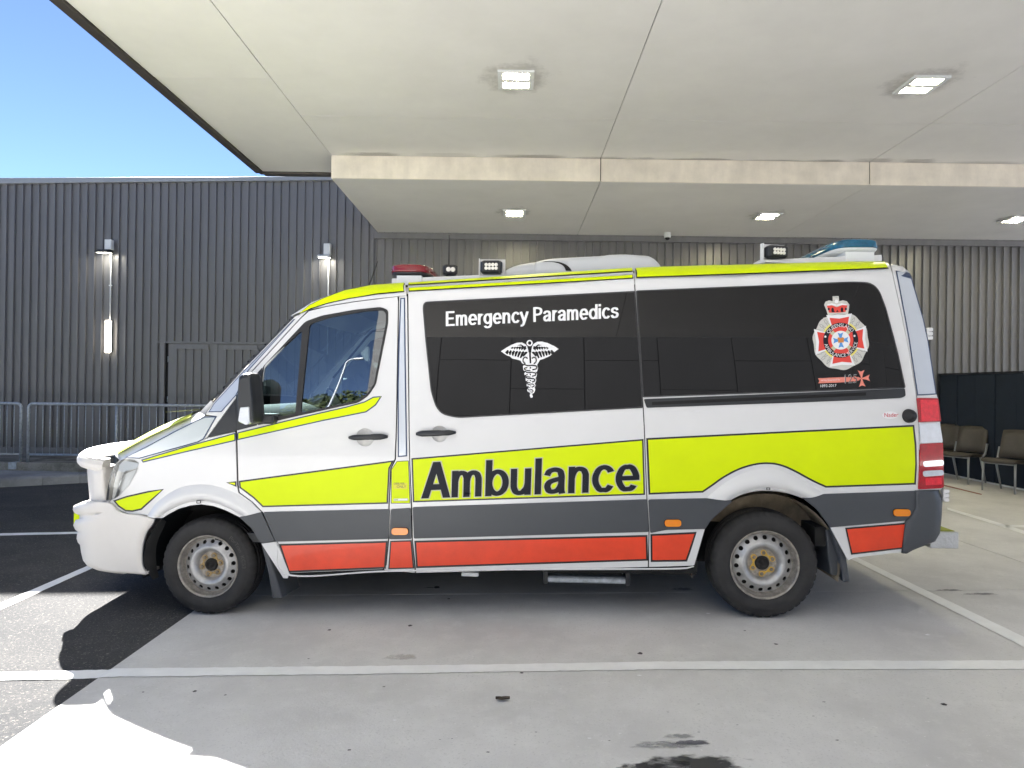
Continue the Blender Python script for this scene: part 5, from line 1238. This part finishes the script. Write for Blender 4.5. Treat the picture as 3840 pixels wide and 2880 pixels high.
for v0 in (0.22, 1.16):
    r = empty('cab_seat', (UD + 0.55, v0, 0.62), 0.0, van)
    b = MB(); b.cbox(0.0, 0.52, 0.0, 0.54, 0.18, 0.36, 0.05); b.build('seat_cushion', 'seat', r)
    b = MB(); R = []
    for (u, w, d, k) in ((0.42, 0.34, 0.16, 0), (0.47, 0.6, 0.15, 0), (0.53, 0.85, 0.12, 0.03), (0.56, 0.98, 0.09, 0.07)): R.append([b.vert(q) for q in ((u, k, w), (u, 0.54 - k, w), (u + d, 0.54 - k, w + 0.02), (u + d, k, w + 0.02))])
    b.loft(R, True, 0, True); bevel(b.build('seat_back', 'seat', r), 0.04, 3)
    b = MB(); b.cbox(0.57, 0.66, 0.15, 0.39, 1.02, 1.20, 0.035); b.build('head_rest', 'seat', r)
    b = MB(); b.tube([(0.62, 0.0, 1.10), (0.50, 0.02, 0.75), (0.44, 0.10, 0.45), (0.40, 0.30, 0.36)], 0.012, 6); b.build('seat_belt', 'rubber', r)
b = MB(); b.box(UBk + 0.12, UBk + 0.15, 0.16, WID - 0.16, 0.45, 2.12); b.build('bulkhead', 'dash', van)
b = MB(); b.box(UD - 0.1, UBk + 0.12, 0.10, WID - 0.10, 0.44, 0.50); b.build('cab_floor', 'dash', van)
b = MB(); b.box(UR0 + 0.25, UBk + 0.1, 0.42, WID - 0.42, 2.06, 2.09); b.build('headlining', 'trim', van)
b = MB(); b.box(-2.35, UD - 0.2, 0.35, WID - 0.35, 0.6, 1.05); b.build('engine_block', 'under', van)
# ---------------------------------------------------------------- lettering
def flat(name, V, T, m, parent, off, mi=None):
    """a flat print laid on the skin; V in sheet pixels"""
    b = MB(); ids = []
    for x, y in V:
        p, n = skin(x, y, off); i = b.vert(p); b.n[i] = n; ids.append(i)
    for t in T:
        a_, b_, c_ = (Vector(V[k]) for k in t); b.face([ids[k] for k in (t if (b_ - a_).cross(c_ - a_) < 0 else tuple(reversed(t)))], 0, True)
    return b.build(name, m, parent)
XH = 0.735
GL = {   # centre lines on a cap height of 1, advance last
 'l': ([[(0.12, 0), (0.12, 1.0)]], [], 0.25), 'i': ([[(0.12, 0), (0.12, XH)], [(0.12, 0.845), (0.12, 1.0)]], [], 0.25),
 'b': ([[(0.12, 0), (0.12, 1.0)]], [ell(0.345, 0.365, 0.215, 0.306)], 0.65), 'd': ([[(0.54, 0), (0.54, 1.0)]], [ell(0.315, 0.365, 0.215, 0.306)], 0.65),
 'e': ([ell(0.33, 0.365, 0.225, 0.306, 0, 318), [(0.12, 0.365), (0.64, 0.365)]], [], 0.655), 'c': ([ell(0.33, 0.365, 0.225, 0.306, 38, 322)], [], 0.61),
 'a': ([crom([(0.10, 0.515), (0.16, 0.61), (0.30, 0.652), (0.43, 0.61), (0.475, 0.50), (0.475, 0.30), (0.478, 0.12), (0.505, 0.0)], 4), crom([(0.475, 0.415), (0.33, 0.39), (0.17, 0.33), (0.115, 0.21), (0.17, 0.10), (0.30, 0.085), (0.42, 0.15), (0.475, 0.27)], 4)], [], 0.62),
 'n': ([[(0.12, 0), (0.12, XH)], crom([(0.12, 0.40), (0.16, 0.55), (0.27, 0.645), (0.40, 0.63), (0.475, 0.54), (0.485, 0.40), (0.485, 0.2), (0.485, 0.0)], 4)], [], 0.63),
 'm': ([[(0.12, 0), (0.12, XH)], crom([(0.12, 0.42), (0.15, 0.56), (0.24, 0.645), (0.35, 0.635), (0.415, 0.55), (0.425, 0.40), (0.425, 0.2), (0.425, 0.0)], 4), crom([(0.425, 0.42), (0.455, 0.56), (0.545, 0.645), (0.655, 0.635), (0.72, 0.55), (0.73, 0.40), (0.73, 0.2), (0.73, 0.0)], 4)], [], 0.875),
 'u': ([[(0.485, 0), (0.485, XH)], crom([(0.12, XH), (0.12, 0.5), (0.12, 0.30), (0.135, 0.18), (0.21, 0.09), (0.34, 0.09), (0.45, 0.19), (0.485, 0.33)], 4)], [], 0.63),
 'r': ([[(0.12, 0), (0.12, XH)], crom([(0.12, 0.38), (0.15, 0.53), (0.23, 0.63), (0.36, 0.635)], 4)], [], 0.40),
 'g': ([crom([(0.52, XH), (0.52, 0.4), (0.52, 0.02), (0.48, -0.13), (0.34, -0.205), (0.19, -0.185), (0.11, -0.09)], 4)], [ell(0.305, 0.375, 0.205, 0.296)], 0.64),
 'y': ([[(0.06, XH), (0.295, 0.06)], crom([(0.53, XH), (0.40, 0.35), (0.28, 0.0), (0.22, -0.15), (0.14, -0.2), (0.05, -0.195)], 4)], [], 0.58),
 's': ([crom([(0.475, 0.53), (0.42, 0.625), (0.29, 0.655), (0.165, 0.62), (0.12, 0.53), (0.165, 0.44), (0.30, 0.39), (0.435, 0.335), (0.485, 0.225), (0.43, 0.115), (0.29, 0.082), (0.15, 0.115), (0.095, 0.22)], 4)], [], 0.58),
 'A': ([[(0.105, 0.0), (0.375, 1.0)], [(0.655, 0.0), (0.385, 1.0)], [(0.2, 0.31), (0.56, 0.31)]], [], 0.75),
 'E': ([[(0.13, 0), (0.13, 1.0)], [(0.06, 0.935), (0.64, 0.935)], [(0.13, 0.515), (0.59, 0.515)], [(0.06, 0.066), (0.66, 0.066)]], [], 0.70),
 'P': ([[(0.13, 0), (0.13, 1.0)], crom([(0.06, 0.935), (0.30, 0.935), (0.46, 0.90), (0.565, 0.83), (0.585, 0.70), (0.55, 0.58), (0.45, 0.51), (0.30, 0.49), (0.13, 0.49)], 3)], [], 0.70),
}
KY = 1.36
def adj(y): return y + 0.02 if 0.58 < y < 0.67 else y - 0.018 if 0.07 < y < 0.13 else y
def thin(P, w, grow, closed=False):
    """a stroke whose level runs are slimmer than its upright ones"""
    if not grow: return [[(x, y / KY) for x, y in L] for L in stroke([(x, y * KY) for x, y in P], w, closed)]
    k = (w + grow) / (w / KY + grow)
    return [[(x, y / k) for x, y in L] for L in stroke([(x, y * k) for x, y in P], w + grow, closed)]
def word(s, weight, grow=0.0, track=0.0):
    """polygons of a word on a cap height of 1"""
    polys = []; x = 0.0; groups = []
    for ch in s:
        if ch == ' ': x += 0.30; continue
        o, c, adv = GL[ch]; g = []
        if ch == 'A':
            h = grow * 0.5; k = h * 0.9
            g = [[(x - k, -h), (x + 0.195 + k, -h), (x + 0.47 + k, 1 + h), (x + 0.285 - k, 1 + h)], [(x + 0.565 - k, -h), (x + 0.76 + k, -h), (x + 0.475 + k, 1 + h), (x + 0.29 - k, 1 + h)], [(x + 0.16, 0.225 - h), (x + 0.60, 0.225 - h), (x + 0.56, 0.385 + h), (x + 0.2, 0.385 + h)]]; groups.append(g); x += adv + track; continue
        for P in o:
            P = [Vector(p) for p in P]
            if grow:
                d0 = (P[0] - P[1]).normalized() * grow * 0.5; d1 = (P[-1] - P[-2]).normalized() * grow * 0.5; P[0] = P[0] + d0; P[-1] = P[-1] + d1
            g += thin([(p[0] + x, adj(p[1]) if k not in (0, len(P) - 1) else p[1]) for k, p in enumerate(P)], weight, grow)
        for P in c: g += thin([(p[0] + x, p[1]) for p in P], weight, grow, True)
        groups.append(g); x += adv + track
    return groups, x
def lay(s, weight, x0, y0, x1, y1, hpx, m, parent, off, name, grow=0.0, shear=0.0, per_letter=True):
    """word laid with its baseline from (x0,y0) to (x1,y1) and cap height hpx"""
    groups, L = word(s, weight, grow); VV_, TT_ = [], []
    sets = groups if per_letter else [sum(groups, [])]
    for g in sets:
        V, T = union_fill(g); k = len(VV_)
        VV_ += [(x0 + (x1 - x0) * x / L + shear * y * hpx, y0 + (y1 - y0) * x / L - y * hpx) for x, y in V]; TT_ += [tuple(i + k for i in t) for t in T]
    return flat(name, VV_, TT_, m, parent, off)
a_, e_ = ZF(160, 541)[0], ZF(1806, 483)[0]
lay('Ambulance', 0.168, a_[0], a_[1], e_[0], e_[1], 135, 'outline', slide, 0.0040, 'lettering_outline', 0.055, 0.03, False)
lay('Ambulance', 0.168, a_[0], a_[1], e_[0], e_[1], 135, 'letter', slide, 0.0050, 'lettering', 0.0, 0.03)['label'] = 'large dark word Ambulance'
a_, e_ = ZN(92, 320)[0], ZN(2090, 224)[0]
lay('Emergency Paramedics', 0.178, a_[0], a_[1], e_[0], e_[1], 55.5, 'whitefilm', slide, 0.0045, 'lettering', 0.0, 0.0)['label'] = 'white words Emergency Paramedics'
def small(s, px, py, size, m, parent, off, slope=0.0, name='lettering', xs=1.0, bold=0.0, arc=None, align='LEFT'):
    """small print; arc = (cx, cy, r, angle of the middle, outward)"""
    c = bpy.data.curves.new('txt', 'FONT'); c.body = s; c.size = size; c.offset = bold; c.align_x = 'CENTER' if arc else align
    t = bpy.data.objects.new('txt', c); me = bpy.data.meshes.new_from_object(t); V = []
    for v in me.vertices:
        x, y = v.co.x * xs, v.co.y
        if arc:
            cx_, cy_, r, am, out = arc
            if out: a = am - x / (r + size * 0.35); rr = r + y
            else: a = am + x / (r - size * 0.35); rr = r - y
            V.append((cx_ + rr * math.cos(a), cy_ - rr * math.sin(a)))
        else: V.append((px + x, py - y + slope * x))
    T = []
    for p in me.polygons:
        q = list(p.vertices)
        for i in range(1, len(q) - 1): T.append((q[0], q[i], q[i+1]))
    bpy.data.objects.remove(t); bpy.data.curves.remove(c); bpy.data.meshes.remove(me)
    return flat(name, V, T, m, parent, off)
small('DIESEL FUEL', 1478, 1817, 10.5, 'crestdark', pillar, 0.0042, -0.01, xs=0.72)
small('ONLY', 1488, 1829, 13, 'crestdark', pillar, 0.0042, -0.01)
small('Nader', 3314, 1564, 22, 'stickred', quarter, 0.0025, -0.03, xs=0.95)
# ---- winged staff on the sliding door window
def shapes(L, m, parent, off, name): V, T = union_fill(L); return flat(name, V, T, m, parent, off)
lw = ZN(733, 608, 790, 570, 850, 535, 915, 510, 975, 506, 1012, 524, 1036, 552, 1050, 600, 1050, 660, 1010, 690, 960, 716, 905, 700, 860, 690, 840, 668, 800, 655)
rw_ = ZN(1397, 580, 1340, 545, 1270, 512, 1205, 497, 1150, 498, 1112, 520, 1092, 552, 1083, 600, 1085, 655, 1130, 690, 1180, 708, 1225, 695, 1260, 680, 1300, 660, 1330, 632)
body = [ZN(985, 690, 1050, 620, 1090, 620, 1165, 690, 1180, 712, 1150, 765, 1160, 800, 1150, 840, 1135, 850, 1150, 870, 1140, 905, 1128, 915, 1140, 940, 1130, 970, 1120, 980, 1135, 1000, 1122, 1020, 1128, 1050, 1115, 1085, 1090, 1100, 1102, 1125, 1095, 1142, 1075, 1142, 1063, 1118, 1070, 1095, 1045, 1080, 1033, 1050, 1045, 1028, 1028, 1005, 1030, 985, 1020, 950, 1015, 900, 1000, 865, 1012, 845, 990, 820, 986, 780, 1000, 765, 972, 740, 958, 716)]
cad = shapes([lw, rw_, ell(*ZN(1063, 513)[0], 11.6, 11.6, 0, 360, 24)] + body, 'whitefilm', slide, 0.0045, 'staff_emblem'); cad['label'] = 'white winged staff with twined snakes'
dk = []
dk.append(ell(*ZN(1063, 513)[0], 6.5, 6.5, 0, 360, 18)); dk += stroke(ZN(1064, 556, 1073, 745), 6.5)
for s in (0, 1):
    W_ = (lambda *P: ZN(*[(2128 - v) if (i % 2 == 0) else v - 6 * 0 for i, v in enumerate(P)])) if s else (lambda *P: ZN(*P))
    dk.append(W_(922, 538, 965, 528, 995, 548, 1010, 580, 985, 566, 968, 545))
    for k in range(6):
        t = k / 5; dk.append(W_(*[845 + 30 * k + 0, 578 - 6 * k * (1 - t * 0.4) - 6, 868 + 30 * k, 556 - 2 * k, 882 + 30 * k - 5, 560 + 4 * k, 868 + 26 * k - 4, 585 + 3 * k]))
    for k in range(7):
        dk.append(W_(782 + 38 * k, 622 - 6 * k * 0.2, 806 + 37 * k, 592 + 3 * k, 824 + 36 * k, 600 + 4 * k, 815 + 30 * k, 642 + 9 * k if k < 5 else 690 - (k - 5) * 20, 800 + 30 * k, 640 + 8 * k if k < 5 else 680 - (k - 5) * 20))
    dk += stroke(crom(W_(1040, 690, 1015, 676, 992, 690, 990, 725, 1015, 752), 4), 4.6)
for k, (y, w) in enumerate(((765, 78), (845, 66), (915, 55), (980, 46), (1045, 34))):
    y2 = y + 72 - 7 * k; c0 = 1072
    dk += stroke(crom(ZN(c0 - w, y - 8, c0 - w * 0.4, y + 8, c0 + w * 0.3, y + 4, c0 + w * 0.88, y + 14, c0 + w * 0.85, y + 44 - 4 * k, c0 + w * 0.3, y + 55 - 5 * k), 4), 4.8 - 0.4 * k)
    dk += stroke(crom(ZN(c0 - w * 0.45, y + 30, c0 - w * 0.85, y + 40, c0 - w * 0.7, y + 58 - 4 * k, c0, y + 66 - 6 * k), 4), 4.2 - 0.4 * k)
    dk += stroke(ZN(c0, y + 22, c0, y + 42 - 4 * k), 4.6)
shapes(dk, 'tint', slide, 0.0056, 'staff_emblem_lines')
# ---- crest on the quarter window
CC = ZK(835, 815)[0]; kk = 4.1475
def C(*P): return ZK(*P)
off = 0.0042
wr = [(CC[0] + (432 + 10 * math.sin(k * 2 * math.pi / 9)) / kk * math.cos(2 * math.pi * k / 90) + 0.5, CC[1] + (445 + 9 * math.sin(k * 2 * math.pi / 9)) / kk * math.sin(2 * math.pi * k / 90) + 3.0) for k in range(90)]
crown = C(635, 420, 612, 345, 578, 265, 600, 215, 655, 196, 712, 208, 710, 130, 804, 128, 812, 208, 870, 194, 930, 208, 970, 262, 962, 335, 948, 410, 1010, 430, 830, 480, 640, 455)
cr = shapes([wr, crown, C(555, 470, 820, 400, 1000, 430, 1080, 480, 830, 560)], 'crestgrey', quarter, off, 'crest'); cr['label'] = 'round red cross crest with wreath and crown'
lines = []
rnd_ = random.Random(3)
for k in range(52):
    a = 2 * math.pi * k / 52
    if abs(((math.degrees(a) + 4 + 45) % 90) - 45) < 13: continue
    for r0, r1 in ((300, 360), (355, 420)):
        a2 = a + 0.045 * (1 if k % 2 else -1) + rnd_.uniform(-0.02, 0.02)
        lines += stroke([(CC[0] + r0 / kk * math.cos(a), CC[1] + 2 + r0 / kk * math.sin(a)), (CC[0] + r1 / kk * math.cos(a2), CC[1] + 2 + r1 / kk * math.sin(a2))], 1.1)
for P in ((640, 440, 790, 405, 945, 420), (655, 468, 790, 455, 930, 462), (722, 140, 790, 150), (722, 195, 800, 195)): lines += stroke(C(*P), 1.2)
shapes(lines, 'crestdark', quarter, off + 0.0004, 'crest_leaf_lines')
shapes([C(652, 432, 790, 415, 940, 425, 940, 445, 790, 440, 655, 455), ell(*C(770, 212)[0], 7, 7, 0, 360, 14), C(625, 260, 700, 240, 772, 262, 772, 282, 690, 268, 632, 285), C(938, 262, 850, 240, 780, 262, 780, 282, 860, 268, 930, 285)], 'whitefilm', quarter, off + 0.0004, 'crest_trim')
def star(cx_, cy_, R0, R1, w0, w1, rot, cut=0.0):
    """four flared arms"""
    out = []
    for q in range(4):
        a = rot + q * math.pi / 2; c, s = math.cos(a), math.sin(a)
        L = [(R0, -w0), ((R0 + R1) * 0.5, -(w0 * 0.62 + w1 * 0.38)), (R1, -w1), (R1 * (1 - cut), 0), (R1, w1), ((R0 + R1) * 0.5, (w0 * 0.62 + w1 * 0.38)), (R0, w0)]
        out.append([(cx_ + (x * c - y * s) / kk, cy_ + (x * s + y * c) / kk) for x, y in L])
    return out
shapes([ell(CC[0], CC[1], 300 / kk, 300 / kk, 0, 360, 40)], 'crestyellow', quarter, off + 0.0006, 'crest_field')
rotc = math.radians(-3.5)
shapes(star(CC[0], CC[1], 100, 405, 115, 200, rotc, 0.06), 'whitefilm', quarter, off + 0.0009, 'crest_cross_border')
shapes(star(CC[0], CC[1], 100, 358, 105, 152, rotc, 0.06), 'crestred', quarter, off + 0.0012, 'crest_cross')
shapes([ell(CC[0], CC[1], 272 / kk, 272 / kk, 0, 360, 48)], 'letter', quarter, off + 0.0015, 'crest_ring')
shapes([ell(CC[0], CC[1], 196 / kk, 196 / kk, 0, 360, 40)], 'crestred', quarter, off + 0.0018, 'crest_inner_ring')
shapes([[(CC[0] + r / kk * math.cos(a), CC[1] + r / kk * math.sin(a)) for r, a in ((140, a0 - 0.22), (194, a0 - 0.17), (194, a0 + 0.17), (140, a0 + 0.22))] for a0 in [math.pi / 4 + q * math.pi / 2 + rotc for q in range(4)]], 'outline', quarter, off + 0.0020, 'crest_fruit')
shapes([ell(CC[0], CC[1], 146 / kk, 146 / kk, 0, 360, 36)], 'whitefilm', quarter, off + 0.0022, 'crest_disc')
shapes(star(CC[0], CC[1], 30, 118, 16, 44, rotc, 0.14), 'crestblue', quarter, off + 0.0025, 'crest_blue_cross')
shapes([C(790, 790, 885, 785, 880, 850, 795, 855), C(780, 785, 800, 770, 830, 782, 860, 768, 890, 785, 880, 800, 790, 800)], 'orange', quarter, off + 0.0028, 'crest_small_crown')
small('QUEENSLAND', 0, 0, 19.0, 'whitefilm', quarter, off + 0.0020, arc=(CC[0], CC[1], 207 / kk, math.radians(93.5), True), name='crest_lettering', bold=0.012, xs=0.93)
small('AMBULANCE SERVICE', 0, 0, 17.5, 'whitefilm', quarter, off + 0.0020, arc=(CC[0], CC[1], 262 / kk, math.radians(-86.5), False), name='crest_lettering', bold=0.012, xs=0.93)
shapes([ell(*C(596, 760)[0], 4, 4, 0, 360, 12), ell(*C(1048, 748)[0], 4, 4, 0, 360, 12)], 'whitefilm', quarter, off + 0.0020, 'crest_dot')
shapes([C(620, 278, 700, 272, 770, 300, 778, 300, 860, 268, 940, 272, 912, 375, 830, 385, 655, 388)], 'crestred', quarter, off + 0.0007, 'crown_cap')
shapes([ell(*C(710, 345)[0], 5, 9, 0, 360, 8), ell(*C(855, 340)[0], 5, 9, 0, 360, 8), C(690, 380, 730, 350, 750, 380), C(835, 376, 860, 348, 885, 374), C(760, 375, 782, 345, 805, 374), ell(*C(650, 330)[0], 4, 5, 0, 360, 8), ell(*C(915, 330)[0], 4, 5, 0, 360, 8)], 'letter', quarter, off + 0.0010, 'crown_marks')
# ---- anniversary ribbon
shapes([C(484, 1405, 870, 1388, 1120, 1385, 1125, 1440, 870, 1468, 488, 1484, 505, 1445)], 'salmon', quarter, off, 'ribbon')
cx_, cy_ = C(1160, 1408)[0]
shapes(star(cx_, cy_, 4, 128, 8, 52, math.radians(-4), 0.16), 'salmon', quarter, off + 0.0006, 'ribbon_cross')
small('125', C(868, 1485)[0][0], C(868, 1485)[0][1], 46, 'whitefilm', quarter, off + 0.0009, -0.05, 'ribbon_number', xs=0.80, bold=0.02)
small('125', C(872, 1482)[0][0], C(872, 1482)[0][1], 44, 'crestdark', quarter, off + 0.0012, -0.05, 'ribbon_number', xs=0.82)
small('serving Queensland for', C(528, 1447)[0][0], C(528, 1447)[0][1], 9.0, 'whitefilm', quarter, off + 0.0009, -0.03, 'ribbon_lettering', xs=0.85)
small('1892-2017', C(510, 1545)[0][0], C(510, 1545)[0][1], 14.5, 'whitefilm', quarter, off, -0.03, 'ribbon_lettering', bold=0.01)
# ================================================================== what the windows mirror: behind the photographer
M['foliage'] = mat('bush_foliage', (0.060, 0.085, 0.022), 0.8, var=0.6, vscale=0.35, col2=(0.020, 0.034, 0.010))
M['hill'] = mat('scrub_hill', (0.05, 0.06, 0.025), 0.9, var=0.4, vscale=0.1)
def mirrored(px, py, dist):
    u, v, w = hit(px, py); n = nrm(u, w); n = VU * n.x + VV * n.y + Vector((0, 0, n.z)); d = ray(px, py).normalized(); r = d - n * (2 * d.dot(n)); return loc2world((u, v, w)), r
hb = MB(); R = []
pT, rT = mirrored(*ZB(1000, 1175)[0], 1); RH = (pT + rT * ((-72 - pT.y) / rT.y)).z - 2.6
print('RH', RH)
rn_ = random.Random(11)
def ridge(x): return RH + 0.8 * math.sin(x * 0.051 + 0.5) + 0.7 * math.sin(x * 0.163 + 2)
for j, (y, s) in enumerate(((-46, 0.0), (-54, 0.45), (-64, 0.8), (-78, 1.0), (-110, 1.05), (-160, 0.0))): R.append([hb.vert((x, y, -0.3 + ridge(x) * s)) for x in range(-170, 131, 6)])
hb.loft(list(reversed(R)), False, 0, False, True); struct(hb.build('hill', 'hill'), 'low wooded hill behind the photographer')
fb_ = MB()
for k in range(900):
    x = rn_.uniform(-120, 70); y = rn_.uniform(-82, -52); s = min(1, max(0.0, (-46 - y) / 30)) ** 0.6
    zc = -0.3 + ridge(x) * s + rn_.uniform(0.8, 3.4); R0 = rn_.uniform(1.0, 2.0)
    for q in range(34):
        a = rn_.uniform(0, 2 * math.pi); e = rn_.uniform(-0.5, 1.4); r = R0 * rn_.uniform(0.6, 1.05)
        c = Vector((x + r * math.cos(a) * math.cos(e), y + r * math.sin(a) * math.cos(e), zc + r * 0.8 * math.sin(e))); d1 = Vector((rn_.uniform(-1, 1), rn_.uniform(-1, 1), rn_.uniform(-1, 1))).normalized() * rn_.uniform(0.2, 0.45); d2 = d1.cross(Vector((rn_.uniform(-1, 1), rn_.uniform(-1, 1), rn_.uniform(-1, 1)))).normalized() * rn_.uniform(0.2, 0.45)
        fb_.poly([c - d1, c + d2, c + d1, c - d2])
fo = fb_.build('woodland', 'foliage'); fo['kind'] = 'stuff'; fo['label'] = 'green bush on the hill, mirrored in the cab door window'
pA, rA = mirrored(*ZB(1062, 1290)[0], 1); pB, rB = mirrored(*ZB(1180, 860)[0], 1)
tb = 30.0 / math.hypot(rA.x, rA.y); bt = pA + rA * tb; tt = 30.0 / math.hypot(rB.x, rB.y); tpz = (pB + rB * tt).z
ls = empty('street_lamp', (bt.x, bt.y, 0)); tag(ls, 'tall grey street lamp mirrored in the cab door window', 'street lamp')
b = MB(); b.tube([(0, 0, 0), (0, 0, tpz * 0.5), (0, 0, tpz - 0.35), (0.10, 0, tpz - 0.1), (0.35, 0, tpz), (0.8, 0, tpz)], [0.10, 0.085, 0.07, 0.06, 0.055, 0.05], 10); b.build('pole', 'galv', ls)
b = MB(); b.cbox(0.5, 1.3, -0.16, 0.16, tpz - 0.10, tpz + 0.06, 0.04); b.build('lamp_head', 'galv', ls)

# panelled building opposite, mirrored in the dark side windows
M['panel'] = mat('charcoal_wall_panel', (0.052, 0.052, 0.054), 0.6, var=0.15, vscale=0.8)
pE, rE = mirrored(*ZB(1470, 760)[0], 1); YO = -13.0; xo = (pE + rE * ((YO - pE.y) / rE.y)).x
ob = empty('opposite_building', (xo, YO, 0)); tag(ob, 'tall charcoal panelled building mirrored in the dark side windows', 'building')
b = MB(); b.box(0.02, 38.4, -8.0, -0.05, -0.2, 14.2); b.build('wall_core', 'dark', ob)
b = MB(); b.box(0.012, 2.388, -0.045, 0.0, 0.0, 1.0); p0_ = None
for k in range(16):
    cuts = [0.1, 1.6, 5.2, 8.8, 12.4, 14.2] if k % 2 == 0 else [0.1, 3.4, 7.0, 10.6, 14.2]
    for z0, z1 in zip(cuts[:-1], cuts[1:]):
        if p0_ is None: p0_ = b.build('wall_panel', 'panel', ob); o = p0_
        else: o = link_copy(p0_, ob)
        o.location = (k * 2.4, 0, z0 + 0.012); o.scale = (1, 1, z1 - z0 - 0.024)
